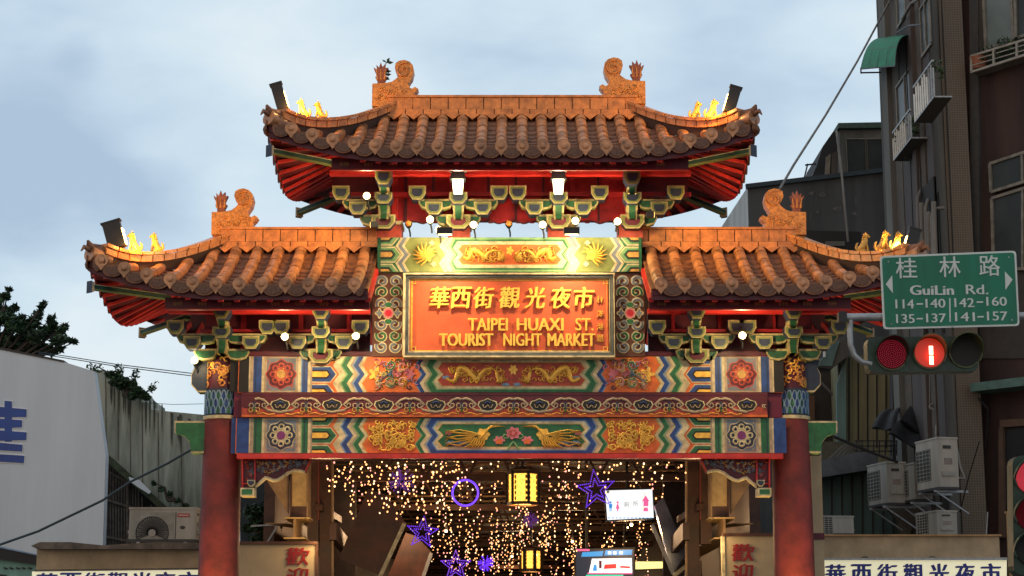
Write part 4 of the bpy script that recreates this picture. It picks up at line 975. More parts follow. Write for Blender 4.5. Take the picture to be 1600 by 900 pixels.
for k, (x, y) in enumerate(((1392, 554), (1451, 552), (1507, 550))):
    c = P(x, y, SY); r = .168
    b = MB(); Y0 = SY-.02
    n = 26; vs = []
    for i in range(n+1):
        a = math.pi*(-.62+2*.62*i/n)+math.pi/2 if False else math.pi*(-.20+1.40*i/n)
        for rr, yy in ((r*1.08, Y0), (r*1.12, Y0-.05-.17*max(0, math.sin(a))**.7), (r*1.05, Y0-.05-.17*max(0, math.sin(a))**.7), (r*1.02, Y0)):
            vs.append((c.x+rr*math.cos(a), yy, c.z+rr*math.sin(a)))
    b.add(vs, [(4*i+j, 4*i+4+j, 4*i+4+(j+1) % 4, 4*i+(j+1) % 4) for i in range(n) for j in range(4)], vis if k else sgm)
    q = [(c.x+r*1.1*math.cos(2*math.pi*i/28), c.z+r*1.1*math.sin(2*math.pi*i/28)) for i in range(28)]; b.prism(q[::-1], Y0-.02, Y0, vis); b.build('visor', t)
    b = MB(); q = [(c.x+r*.98*math.cos(2*math.pi*i/28), c.z+r*.98*math.sin(2*math.pi*i/28)) for i in range(28)]
    b.prism(q[::-1], Y0-.028, Y0-.02, (redl, onm, vin)[k])
    if k == 0:
        for ring in range(1, 8):
            for j in range(ring*7):
                a = 2*math.pi*j/(ring*7)+ring; b.ball((c.x+ring*.021*math.cos(a), Y0-.03, c.z+ring*.021*math.sin(a)), .0045, dot, 5, 3)
    if k == 1:
        for dy in (-.055, .055): b.box(c.x-.005, c.x+.038, Y0-.034, Y0-.028, c.z+dy-.048-.03, c.z+dy+.048-.03, onw)
        lamp('lens_light', 'POINT', (c.x+.02, Y0-.10, c.z-.03), 1.0, (1,.05,.02), t, size=.05)
    b.build('lens', t)
t = thing('traffic_signal', tuple(P(1592, 780, -12)), 'second traffic signal with glowing red lens cut off by the right edge', 'traffic light')
b = MB(); b.prism(rq(1584,898,1680,898,1678,712,1582,712,14,-12), -12.0, -11.8, sgm); b.build('housing', t)
for y, m_ in ((746, M('red_led_lens', (.3,.01,.02), .3, .2, 60, emit=.3, ecol=(1,.05,.08))), (803, redl), (858, vin)):
    c = P(1612, y, -12); b = MB(); q = [(c.x+.15*math.cos(2*math.pi*i/28), c.z+.15*math.sin(2*math.pi*i/28)) for i in range(28)]; b.prism(q[::-1], -12.03, -12, m_)
    vs = []
    for i in range(23):
        a = math.pi*(-.15+1.3*i/22)
        for rr, yy in ((.165,-12),(.172,-12.05-.15*max(0,math.sin(a))**.7),(.158,-12.05-.15*max(0,math.sin(a))**.7),(.155,-12)): vs.append((c.x+rr*math.cos(a), yy, c.z+rr*math.sin(a)))
    b.add(vs, [(4*i+j, 4*i+4+j, 4*i+4+(j+1) % 4, 4*i+(j+1) % 4) for i in range(22) for j in range(4)], sgm)
    if y == 746:
        for ring in range(1, 7):
            for j in range(ring*7): a = 2*math.pi*j/(ring*7)+ring; b.ball((c.x+ring*.022*math.cos(a), -12.034, c.z+ring*.022*math.sin(a)), .006, dot, 5, 3)
    b.build('lens', t)
b = MB(); x = P(1640, 800, -12).x; b.tube([(x,-11.7,0),(x,-11.7,3.6)], .07, steel, 12); b.build('post', t)

# ---------------------------------------------------------------- market arcade behind the gate
arc = thing('market_arcade', (0, 4, 0), 'dark covered market arcade with brown posts and roof trusses beyond the gate', 'arcade')
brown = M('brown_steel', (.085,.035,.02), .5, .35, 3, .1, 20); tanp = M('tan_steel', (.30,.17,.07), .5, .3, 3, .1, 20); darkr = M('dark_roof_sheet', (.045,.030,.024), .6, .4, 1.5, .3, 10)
yelp = M('yellow_tan_panel', (.50,.31,.11), .5, .25, 4)
b = MB()
for i in range(60):
    y = 5+i*1.6
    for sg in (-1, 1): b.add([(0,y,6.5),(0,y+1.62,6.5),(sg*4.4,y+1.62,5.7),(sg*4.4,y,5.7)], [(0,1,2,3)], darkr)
    if i % 2 == 0:
        b.box(-4.4, 4.4, y+.3, y+.36, 5.75, 5.83, brown)
b.build('roof_sheet', arc)
for i in range(9):
    y = 8+i*7.5; b = MB()
    b.bar((-4.4,y,5.05), (4.4,y,5.05), .10, .14, brown); b.bar((-4.4,y,5.45), (0,y,6.2), .08, .10, brown); b.bar((4.4,y,5.45), (0,y,6.2), .08, .10, brown)
    for k in range(-5, 6): b.bar((k*.85,y,5.05), (k*.85+.42,y,6.15-abs(k*.85+.42)*.17), .04, .05, brown); b.bar((k*.85+.85,y,5.05), (k*.85+.42,y,6.15-abs(k*.85+.42)*.17), .04, .05, brown)
    for z in (5.2, 5.32): b.bar((-4.4,y+.1,z), (4.4,y+.1,z), .03, .03, tanp)
    b.build('truss', arc)
b = MB()
for sg in (-1, 1):
    b.box(min(sg*4.4, sg*4.6), max(sg*4.4, sg*4.6), 6, 100, 0, 5.8, brown)
b.box(-4.4, 4.4, 100, 100.3, 0, 6.4, dark); b.build('side_walls', arc)
# front posts and fascia boards of the arcade, either side
for mir in (False, True):
    t = (lambda a: 1592-a) if mir else (lambda a: a)
    def sl(b, q, Y, dep, m): 
        q = pf([(t(a), y) for a, y in q], Y); b.prism(q, Y, Y+dep, m)
    def slr(b, x0, x1, y0, y1, Y, dep, m): sl(b, [(x0,y1),(x1,y1),(x1,y0),(x0,y0)], Y, dep, m)
    b = MB(); slr(b, 480, 497, 690, 850, 4.6, .3, brown); slr(b, 499, 519, 690, 900, 4.9, .3, brown); slr(b, 518, 521, 690, 905, 4.8, .08, tanp); slr(b, 496.5, 498.5, 690, 812, 4.55, .05, M('red_brown_edge', (.2,.035,.02), .5)); b.build('front_post', arc)
    b = MB(); slr(b, 456, 479, 700, 791, 4.0, .45, yelp); slr(b, 456, 479, 791, 808, 4.0, .45, brown); slr(b, 453, 456, 700, 808, 3.98, .5, brown); slr(b, 479, 481.5, 700, 808, 3.98, .5, tanp)
    slr(b, 449, 484, 808, 811, 3.95, .55, yelp); b.build('box_post', arc)
    b = MB(); sl(b, [(415,748),(451,803),(451,735),(424,730)], 4.1, .1, tanp); b.build('gusset', arc)
    # I-beam running back into the arcade
    A = P(t(460), 825, 3.6); s = -1 if not mir else 1
    b = MB(); Yb_, Ye = 3.6, 13
    b.box(A.x-.02, A.x+.02, Yb_, Ye, A.z-.16, A.z+.16, tanp); b.box(A.x-.18, A.x+.18, Yb_, Ye, A.z-.185, A.z-.16, yelp); b.box(A.x-.18, A.x+.18, Yb_, Ye, A.z+.16, A.z+.185, yelp); b.build('steel_beam', arc)
    b = MB(); p1 = P(t(429), 818, 4.3); p2 = P(t(470), 824, 6.5); b.bar(p1, p2, .32, .02, tanp); b.bar(P(t(497), 792, 4.5), P(t(530), 812, 7), .1, .12, brown); b.bar(P(t(520), 830, 4.6), P(t(545), 860, 8), .12, .3, brown); b.build('brace', arc)
    b = MB(); sl(b, [(521,690),(556,690),(556,900),(521,900)], 8.5, .1, M('arcade_dark_board', (.03,.02,.017), .6, .3)); b.build('inner_board', arc)  # inner board in a plain near-black brown
t_ = None
for sg in (-1, 1):
    lamp('arcade_mouth_fill', 'POINT', (sg*3.1, 2.6, 3.6), 60, (1,.68,.32), None, size=.2)  # unseen fill lights without fixture, added to brighten the arcade mouth
# welcome boards with dark red characters
crim = M('dark_red_letter', (.25,.01,.015), .5, .15); bei = M('beige_plaster', (.36,.27,.165), .75, .2, 2.5, .15, 20); beil = M('beige_board', (.42,.32,.19), .65, .12, 2)
for x0, x1, y0, cx, lb in ((364, 493, 851, 465, 'beige board with dark red welcome characters behind the left column'), (1132, 1222, 838, 1161, 'beige board with dark red welcome characters beside the right column')):
    t = thing('welcome_board', tuple(P((x0+x1)/2, 900, 2.8)), lb, 'sign'); b = MB(); a = P(x0, y0, 2.8); c = P(x1, y0, 2.8); b.box(a.x, c.x, 2.8, 2.95, 0.14, a.z, beil); b.box(a.x-.03, c.x+.03, 2.74, 3.0, a.z, a.z+.05, brown)
    if x0 < 500: b.box(c.x, c.x+.03, 2.78, 2.97, .14, a.z, brown)
    else: b.box(a.x-.05, a.x, 2.78, 2.97, .14, a.z, cream); 
    b.build('board', t); b = MB()
    yy = 856 if x0 < 500 else 850
    wtext(b, '歡', cx-18, cx+18, yy, yy+27, 2.79, crim, .008, 0, .08, .025); wtext(b, '迎', cx-18, cx+16, yy+31, yy+59, 2.79, crim, .008, 0, .08, .025); b.build('characters', t)
# leaning sign plates inside
pl = M('brown_gloss_plate', (.075,.024,.014), .5, .45, 2.5); pls = M('silver_gloss_plate', (.16,.17,.22), .18, .3, 1.5, metal=.3)
def plate(lb, q, Y, m, edge, e0, e1):
    t = thing('leaning_sign_plate', tuple(P(*q[0], Y)), lb, 'sign plate'); b = MB(); b.prism(pf(q, Y), Y, Y+.25, m); b.build('panel', t)
    b = MB(); a, c = P(*e0, Y-.02), P(*e1, Y-.02); b.bar(a, c, .07, .05, edge, up=(0,1,0)); b.build('edge_strip', t)
plate('large brown glossy sign plate leaning on the left inside the arcade', [(529,873),(595,899),(633,816),(601,772),(575,764)], 6, pl, cream, (632,818), (592,905))
plate('second brown sign plate leaning behind the largest one, left inside the arcade', [(600,915),(655,915),(674,862),(650,838),(634,832)], 9, pl, steel, (674,864), (660,905))
plate('silvery reflective sign plate leaning on the right inside the arcade', [(1051,897),(1073,864),(1036,776),(1023,790)], 7, pls, steel, (1019,820), (1052,897))
plate('small dark plate with pale edge low on the right inside the arcade', [(1050,930),(1098,930),(1096,876),(1088,872)], 6, pl, cream, (1052,900), (1088,872))
# glowing box lanterns hanging in line
lg = M('lit_paper_lantern', (.6,.4,.1), .4, 0, emit=1.9, ecol=(1,.52,.07))
_n = lg.node_tree; _v = _n.nodes.new('ShaderNodeTexVoronoi'); _v.feature = 'DISTANCE_TO_EDGE'; _v.inputs['Scale'].default_value = 22; _t = _n.nodes.new('ShaderNodeTexCoord'); _n.links.new(_t.outputs['Object'], _v.inputs['Vector'])
_m = _n.nodes.new('ShaderNodeMapRange'); _m.inputs[2].default_value = .12; _m.inputs[3].default_value = .5; _m.inputs[4].default_value = 2.4; _n.links.new(_v.outputs['Distance'], _m.inputs[0]); _n.links.new(_m.outputs[0], _n.nodes['Principled BSDF'].inputs['Emission Strength'])
def hang_lantern(px, py, Y, wpx, hpx, lb, e):
    p = P(px, py, Y); s = P(px+10, py, Y).x-p.x; w_, h_ = wpx*s/20, hpx*s/20; t = thing('hanging_lantern', tuple(p), lb, 'lantern', 'box lanterns hanging in the arcade')
    b = MB(); n = 6; a0 = math.pi/6
    def ring(r, z): return [(p.x+r*math.cos(a0+2*math.pi*k/n+.35), p.y+r*math.sin(a0+2*math.pi*k/n+.35), p.z+z) for k in range(n)]
    lo, hi = ring(w_*.92, -h_), ring(w_*.92, h_)
    for k in range(n): L0, L1_, H0, H1 = map(Vector, (lo[k], lo[(k+1) % n], hi[k], hi[(k+1) % n])); b.add([L0.lerp(L1_,.10), L0.lerp(L1_,.90), H0.lerp(H1,.90), H0.lerp(H1,.10)], [(0,1,2,3)], lg)
    b.build('lit_panes', t); b = MB()
    for k in range(n):
        b.bar(ring(w_, -h_*1.05)[k], ring(w_, h_*1.05)[k], .045*s*10, .045*s*10, dark)
        for z in (-h_, h_): b.bar(ring(w_, z)[k], ring(w_, z)[(k+1) % n], .03*s*10, .05*s*10, brown)
        A, B_ = Vector(ring(w_*.95, 0)[k]), Vector(ring(w_*.95, 0)[(k+1) % n])
        for tt in (.14, .86):
            for z in (-.7, -.35, 0, .35, .7): q = A.lerp(B_, tt)+Vector((0,0,z*h_)); b.ball(q, (.02,.02,.045), dgold, 5, 4)
    cap = ring(w_*1.25, h_*1.12); b.add(cap+[(p.x, p.y, p.z+h_*1.5)], [(k, (k+1) % n, n) for k in range(n)]+[tuple(range(n-1,-1,-1))], brown)
    b.tube([p+Vector((0,0,h_*1.4)), p+Vector((0,0,h_*1.4+1.2))], .03, dark, 6); b.build('frame', t)
    lamp('lamp_light', 'POINT', p+Vector((0,0,-h_*1.4)), e*.7, (1,.6,.2), t, size=.15)
hang_lantern(817, 763, 6, 50, 48, 'large glowing yellow box lantern hanging under the middle of the beam', 40)
hang_lantern(830, 875, 17, 34, 32, 'smaller glowing yellow box lantern hanging lower and deeper in the arcade', 30)
for x, y, z in ((-2.2, 8, 4.2), (2.4, 9, 4.2), (0, 25, 4.4), (0, 45, 4.5), (-1.5, 14, 4.4), (1.5, 18, 4.4)):  # added bulbs with fill lights to brighten the arcade interior
    b = MB(); b.ball((x,y,z), .035, M('fill_bulb_glow', (1,.8,.5), .3, 0, emit=4, ecol=(1,.7,.38), sample=False), 8, 6); b.tube([(x,y,z+.03),(x,y,z+.12)], .03, dark, 8); b.tube([(x,y,z+.1),(x,y,z+.95)], .006, dark, 4); b.build('fill_bulb', arc)
    lamp('arcade_fill_light', 'POINT', (x, y, z-.06), 110, (1,.62,.32), None, size=.3)
# stars, ring and spark balls of blue-violet rope light
vio = M('violet_rope_light', (.2,.08,1), .4, 0, emit=1.3, ecol=(.14,.03,1), sample=False); vio2 = M('dim_violet_rope_light', (.25,.1,.5), .4, 0, emit=.16, ecol=(.35,.08,.8), sample=False)
def star(px, py, Y, rpx, rot, lb, m=vio, double=True):
    p = P(px, py, Y); s = (P(px+10, py, Y).x-p.x)/10; t = thing('star_light', tuple(p), lb, 'star light', 'violet star lights in the arcade')
    for nm, k in (('outer_outline', 1), ('inner_outline', .55)):
        b = MB(); q = []
        for i in range(11): r = rpx*s*k*(1 if i % 2 == 0 else .42); a = math.pi/2+rot+i*math.pi/5; q.append((p.x+r*math.cos(a), Y, p.z+r*math.sin(a)))
        b.tube(q, .012, vio2, 5)
        for i in range(10):
            A, B_ = Vector(q[i]), Vector(q[i+1]); nn = max(3, int((B_-A).length/.035))
            for j in range(nn): b.ball(A.lerp(B_, j/nn), .013, m, 5, 4)
        b.build(nm, t)
star(931, 765, 6, 31, .12, 'bright violet star light hanging left of the white screen')
star(660, 832, 7, 25, -.1, 'violet star light in front of the brown plates, left side')
star(712, 884, 9, 24, .0, 'violet star light lowest in the arcade, below the violet ring')
t = thing('ring_light', tuple(P(727, 770, 6)), 'violet ring light with a small star inside', 'ring light'); p = P(727, 770, 6); b = MB()
r = 20*.0119; b.tube([(p.x+r*math.cos(2*math.pi*i/36), 6, p.z+r*math.sin(2*math.pi*i/36)) for i in range(37)], .019, M('blue_violet_neon', (.1,.05,.6), .4, 0, emit=1.7, ecol=(.16,.05,1)), 8, cap=False); b.build('ring', t)
b = MB(); q = [(p.x+r*.75*(1 if i % 2 == 0 else .42)*math.cos(math.pi/2+i*math.pi/5), 6.03, p.z+r*.75*(1 if i % 2 == 0 else .42)*math.sin(math.pi/2+i*math.pi/5)) for i in range(11)]; b.tube(q, .012, tanp, 5); b.build('inner_star', t)
def spark(px, py, Y, rpx, lb, m):
    p = P(px, py, Y); s = (P(px+10, py, Y).x-p.x)/10; t = thing('spark_ball_light', tuple(p), lb, 'ball light', 'violet spark balls in the arcade'); b = MB(); rnd = random.Random(px)
    for k in range(70):
        d = Vector((rnd.gauss(0,1), rnd.gauss(0,1), rnd.gauss(0,1))).normalized()*rpx*s; b.tube([p+d*.1, p+d], .004, m, 3); b.ball(p+d, .011, m, 5, 3)
    b.build('spikes', t); b = MB(); b.ball(p, .04, dark, 8, 6); b.build('core', t)
spark(628, 752, 5.5, 20, 'dim purple spark ball among the fairy lights, upper left', vio2); spark(759, 880, 10, 12, 'bright violet spark ball beside the lowest star light', vio); spark(829, 812, 14, 12, 'dim purple spark ball between the two box lanterns', vio2)
# screens
scw = M('lit_white_screen', (.9,.95,1), .3, 0, emit=.95, ecol=(.92,.97,1)); sb = M('lit_blue_screen', (.05,.35,.8), .3, 0, emit=.75, ecol=(.03,.3,.8)); spk = M('lit_pink_screen', (.9,.15,.4), .3, 0, emit=.8, ecol=(.95,.14,.38))
srd = M('lit_red_screen', (.8,.03,.03), .3, 0, emit=.75, ecol=(.8,.03,.04)); sgr = M('lit_green_screen', (.05,.8,.6), .3, 0, emit=.7, ecol=(.03,.65,.5)); sbk = M('dark_screen', (.02,.025,.04), .3, 0, emit=.1, ecol=(.1,.2,.4)); sgy = M('lit_grey_screen', (.3,.3,.28), .3, 0, emit=.35, ecol=(.3,.32,.26))
t = thing('sign_screen', tuple(P(984, 788, 8)), 'white lit screen with toilet figures and a pink arrow, hanging in the arcade', 'screen')
Q = [(947,815),(1024,811),(1021,762),(943,764)]
b = MB(); b.prism(pf(Q, 8), 8, 8.12, black); b.tube([P(980,764,8.05), P(979,690,8.05)], .03, black, 6); b.build('casing', t)
b = MB(); Q2 = [(949,812.5),(1021.5,809),(1019,764.5),(945.5,766.5)]; b.prism(pf(Q2, 7.99), 7.985, 8.0, scw); b.build('panel', t)
b = MB(); Yt = 7.984
def pq(b, q, m, Y=Yt): b.prism(pf(q, Y), Y-.003, Y, m)
for x, m_ in ((954, sb), (965, spk)):
    a, y0_ = x, 786
    c = P(a, y0_-1, Yt); b.ball(c, (.022,.004,.024), m_, 8, 5)
    if m_ is sb: pq(b, [(a-2.2,y0_+8),(a+2.2,y0_+8),(a+2.8,y0_+1.5),(a-2.8,y0_+1.5)], m_); pq(b, [(a-1.6,y0_+13),(a-.4,y0_+13),(a-.4,y0_+8),(a-1.6,y0_+8)], m_); pq(b, [(a+.4,y0_+13),(a+1.6,y0_+13),(a+1.6,y0_+8),(a+.4,y0_+8)], m_)
    else: pq(b, [(a-3,y0_+9),(a+3,y0_+9),(a+1,y0_+1.5),(a-1,y0_+1.5)], m_); pq(b, [(a-1,y0_+13),(a+1,y0_+13),(a+1,y0_+9),(a-1,y0_+9)], m_)
for k in range(2): pq(b, [(1005.5,791-k*0+k*9),(1013,791+k*9),(1013,783+k*9.0),(1005.5,783+k*9)][0:4] if k == 0 else [(1005,799),(1013,799),(1012,793),(1006,793)], spk)
pq(b, [(1003,783),(1014.5,783),(1009,774)], spk)
for x in range(950, 1018, 6): pq(b, [(x,810),(x+3,810),(x+3,808.6),(x,808.6)], sb)
pq(b, [(948,770.5),(952,770.5),(952,766.5),(948,766.5)], sgy); b.build('pictograms', t)
b = MB(); wtext(b, '廁', 975, 983, 784, 792, Yt, sgy, .004); wtext(b, '所', 989, 997, 783, 791, Yt, sgy, .004); b.build('lettering', t)
t = thing('television_screen', tuple(P(945, 885, 11)), 'lit television with blue, red and green picture at the bottom of the arcade', 'screen')
b = MB(); b.prism(pf([(898,915),(992,915),(992,855),(898,857)], 11), 11, 11.15, black); b.tube([P(917,857,11.1), P(916,720,11.1)], .035, black, 6); b.tube([P(975,856,11.1), P(975,820,11.1)], .02, black, 6); b.build('casing', t)
b = MB(); Yt = 10.99; pq(b, [(900,913),(990,913),(990,858),(900,859)], sbk, Yt)
Yt2 = 10.985; pq(b, [(908,870),(941,869),(943,861),(910,863)], sb, Yt2); pq(b, [(944,868),(987,867),(988,859),(946,860)], sb, Yt2); pq(b, [(920,896),(988,896),(987,872),(925,873)], scw, Yt2-.004); pq(b, [(943,889),(963,888),(963,881),(945,882)], srd, Yt2-.01); pq(b, [(926,892),(933,892),(932,882),(928,882)], sb, Yt2-.01); pq(b, [(936,888),(940,888),(940,876),(936,876)], purp, Yt2-.01); pq(b, [(968,887),(985,888),(984,885),(970,884)], srd, Yt2-.01); pq(b, [(918,897),(988,897),(988,895),(918,895)], spk, Yt2-.012)
pq(b, [(914,904),(974,904),(974,898),(916,898)], sgr, Yt2); pq(b, [(900,861),(921,861),(921,858),(900,858)], spk, Yt2-.006); pq(b, [(903,908),(916,908),(914,880),(902,880)], sbk, Yt2)
for x in (950, 958, 968): pq(b, [(x,866),(x+5,866),(x+5,861.5),(x,861.5)], scw, Yt2-.006)
b.build('picture', t)
t = thing('lit_shop_sign', tuple(P(1015, 882, 11)), 'small glowing yellow-green shop sign right of the television', 'sign'); b = MB(); b.prism(pf([(992,891),(1038,889),(1037,876),(992,876)], 11), 11, 11.2, black); b.build('case', t)
b = MB(); b.prism(pf([(993,889.5),(1036,888),(1035.5,877.5),(993,877.5)], 10.99), 10.98, 11.0, M('lit_yellow_sign', (.9,.95,.4), .3, 0, emit=.9, ecol=(.95,.9,.35))); b.build('face', t)
for x, sg in ((1075, 1),):
    t = thing('red_text_signboard', tuple(P(1090, 890, 6.5)), 'pale board edged with small red characters low on the right inside the arcade', 'sign'); b = MB(); b.prism(pf([(1060,920),(1094,920),(1096,875),(1086,873)], 5.7), 5.7, 5.8, tanp); b.build('board', t)
    b = MB(); 
    for k, c in enumerate('歡迎光'): wtext(b, c, 1088, 1094, 876+k*9, 883+k*9, 5.69, crim, .004)
    b.build('characters', t)

# ---------------------------------------------------------------- fairy light strings: every string a thing, every bulb a part
fb = [M('fairy_bulb_warm', (1,.6,.3), .4, 0, emit=2.8, ecol=(1,.42,.15), sample=False), M('fairy_bulb_pale', (1,.85,.7), .4, 0, emit=3.2, ecol=(1,.62,.32), sample=False), M('fairy_bulb_rose', (1,.5,.5), .4, 0, emit=1.8, ecol=(1,.36,.28), sample=False)]
bm = []
for m_ in fb:
    b = MB(); b.ball((0,0,0), (.015,.015,.018), m_, 7, 5); o = b.build('bulb', None, (0,0,0)); bm.append(o.data); bpy.data.objects.remove(o)
def fairy(px, y0, y1, Y, n, rnd, sc_=1.0, label='', group=''):
    p = P(px, y0, Y); q = P(px, y1, Y); t = thing('fairy_light_string', tuple(p), label, 'fairy lights', group)
    b = MB(); pts = [p+(q-p)*(i/n)+Vector((rnd.uniform(-.03,.03), rnd.uniform(-.05,.05), 0)) for i in range(n+1)]; b.tube(pts, .0022, dark, 3); b.build('wire', t)
    for i in range(n):
        if rnd.random() < .12: continue
        a = pts[i].lerp(pts[i+1], rnd.random())+Vector((rnd.uniform(-.04,.04), rnd.uniform(-.05,.05), 0))
        o = bpy.data.objects.new('bulb', bm[rnd.choices((0,1,2), (5,3,1.4))[0]]); col.objects.link(o); o.parent = t; o.location = a-p; k = sc_*rnd.uniform(.75, 1.25); o.scale = (k,k,k)
rnd = random.Random(12)
G1 = 'fairy light strings of the front curtain'; G2 = 'fairy light strings half way into the arcade'; G3 = 'fairy light strings deep in the arcade'
L1 = 'string of warm fairy lights in the front curtain just under the gate beam'; L2 = 'string of small fairy lights hanging half way into the arcade'; L3 = 'string of tiny fairy lights massed deep in the arcade'
for k in range(27):
    x = 512+k*8.4+rnd.uniform(-4, 4); ln = rnd.uniform(35, 85)*(1.25 if 540 < x < 700 else .8); fairy(x, 711, 716+ln, 4.4+rnd.uniform(-.6,.8), max(6, int(ln/6)), rnd, .95, L1, G1)
for k in range(22):
    x = 872+k*9.6+rnd.uniform(-5, 5); ln = rnd.uniform(12, 62)*(1.3 if 975 < x < 1060 else .9); fairy(x, 711, 716+ln, 4.4+rnd.uniform(-.5,.8), max(3, int(ln/9)), rnd, .95, L1, G1)
for x in (738, 752, 766, 780, 845, 858): fairy(x, 711, 716+rnd.uniform(25, 70), 5, 4, rnd, .9, L1, G1)
for k in range(52):
    x = rnd.uniform(590, 890) if k < 40 else rnd.uniform(880, 1035); a = rnd.uniform(712, 790); ln = rnd.uniform(50, 110); fairy(x, a, a+ln, 10+rnd.uniform(-2,3), max(5, int(ln/8.5)), rnd, .9, L2, G2)
for k in range(66):
    x = rnd.triangular(635, 1050, 800); a = rnd.uniform(795, 862); ln = rnd.uniform(50, 75); fairy(x, a, a+ln, 19+rnd.uniform(-3,6), max(7, int(ln/5)), rnd, 1.0, L3, G3)
# ---------------------------------------------------------------- low shop fronts either side, behind the columns
lbx = M('lit_sign_cream', (.8,.78,.55), .4, 0, emit=.42, ecol=(1,.93,.62)); lblu = M('ink_blue_letter', (.02,.03,.22), .5, .1)
cop = M('weathered_coping', (.12,.095,.075), .8, .4, 4, .3, 20)
def slab(b, q, Y, dep, m): b.prism(pf(q, Y), Y, Y+dep, m)
t = thing('shop_front', tuple(P(180, 900, 3.2)), 'low beige shop parapet with a weathered brown coping left of the gate', 'building')
b = MB(); a, c = P(58, 856, 3.2), P(316, 856, 3.2); b.box(a.x, c.x, 3.2, 8, 0.14, a.z, bei); b.build('wall', t)
b = MB(); q = [(48,853),(60,858),(130,857),(200,859),(260,856),(316,857),(316,848),(240,847),(160,852),(110,847),(62,847)]; slab(b, q[:1]+[(58,858),(316,858)]+q[6:], 2.95, .6, cop); b.build('coping', t)
b = MB(); slab(b, [(54,893),(316,890),(316,887),(54,890)], 2.9, .3, cop); b.build('ledge', t)
t2 = thing('lit_sign_box', tuple(P(180, 900, 2.9)), 'cream lit sign box with blue characters at the bottom left', 'sign'); b = MB(); slab(b, [(50,940),(316,940),(316,890),(50,893)], 2.92, .25, lbx); b.build('face', t2)
b = MB()
for k, c in enumerate('華西街觀光夜市'): wtext(b, c, 58+k*37, 88+k*37, 895.5-k*.4, 927-k*.4, 2.915, lblu, .006, 0, 0, .035)
b.build('blue_characters', t2)
t = thing('shop_front', tuple(P(1420, 900, 3.2)), 'low beige shop parapet right of the gate below the air conditioners', 'building')
b = MB(); a, c = P(1266, 838, 3.2), P(1561, 838, 3.2); b.box(a.x, c.x, 3.2, 8, .14, a.z, bei); b.build('wall', t)
b = MB(); b.box(a.x-.02, c.x+.03, 3.14, 3.5, a.z, a.z+.03, tanp); b.build('coping', t)
b = MB(); slab(b, [(1282,875),(1574,875),(1574,871),(1282,872)], 2.85, .35, steel); b.build('ledge', t)
for k, x in enumerate((1347, 1452)): b = MB(); slab(b, [(x,873),(x+12,873),(x+8,869),(x+3,869)], 3.05, .12, cop); b.build('fixing', t)
t2 = thing('lit_sign_box', tuple(P(1428, 900, 2.9)), 'cream sign box with seven dark blue characters at the bottom right', 'sign'); b = MB(); slab(b, [(1282,940),(1573,940),(1573,874),(1282,874)], 2.9, .22, lbx); b.build('face', t2)
b = MB()
for k, c in enumerate('華西街觀光夜市'): wtext(b, c, 1290+k*40.5, 1321+k*40.5, 882-k*.3, 914-k*.3, 2.895, lblu, .006, 0, 0, .045)
b.build('blue_characters', t2)
t = thing('beige_post', (P(1275, 900, .9).x, .9, .14), 'slim beige post standing right behind the right column', 'post'); b = MB(); a, c = P(1267, 712, .9), P(1283, 712, .9); b.box(a.x, c.x, .9, 1.1, .14, a.z, beil); b.build('shaft', t); b = MB(); z = P(1275, 837, .9).z; b.box(a.x-.01, c.x+.01, .88, 1.12, z-.06, z+.04, mar); b.build('band', t)


# ---------------------------------------------------------------- left side
bill = M('white_vinyl', (.48,.53,.58), .5, .10, .9, .10, 1.2, streak=True)
t = thing('billboard', (P(60, 850, 9).x, 9, 0), 'large blank grey-white billboard with part of a blue character at the left edge', 'billboard')
b = MB(); q = [(-260,870),(160,872),(165,712),(147,580),(98,565),(0,545),(-260,500)]; slab(b, q, 9, .3, bill); b.build('sheet', t)
b = MB(); slab(b, [(-260,498),(0,542.5),(100,563),(100,566),(0,546),(-260,502)][::-1], 8.98, .34, black); x = P(60,860,9.2).x; b.build('top_rail', t)
b = MB(); b.box(x-4, x-3.8, 9.1, 9.3, 0, P(60,840,9).z, black); b.box(x, x+.2, 9.1, 9.3, 0, P(60,840,9).z, black); b.build('post', t)
bb = M('billboard_blue', (.02,.06,.26), .5, .2, 1.5); wh = M('letter_outline_white', (.62,.63,.64), .5, .05)
strokes = [[(7,690),(18.5,690),(18.5,627),(7,626)], [(-60,652),(41,651.5),(41.5,639.5),(-60,630)], [(-60,672),(34,667.5),(34.5,656.5),(-60,650)], [(-60,690),(41,687.5),(41.5,675.5),(-60,668)], [(-60,700),(34.5,705.5),(35,695),(-60,686)], [(-60,718),(37,723.5),(38,712),(-60,706)]]
b = MB()
for k, q in enumerate(strokes):
    cx = sum(p[0] for p in q)/4; cy = sum(p[1] for p in q)/4
    slab(b, [(x+(1.6 if x > cx else -1.6), y+(1.6 if y > cy else -1.6)) for x, y in q], 8.992-.0008*k, .02, wh); slab(b, q, 8.98-.0008*k, .02, bb)
b.build('blue_character', t)
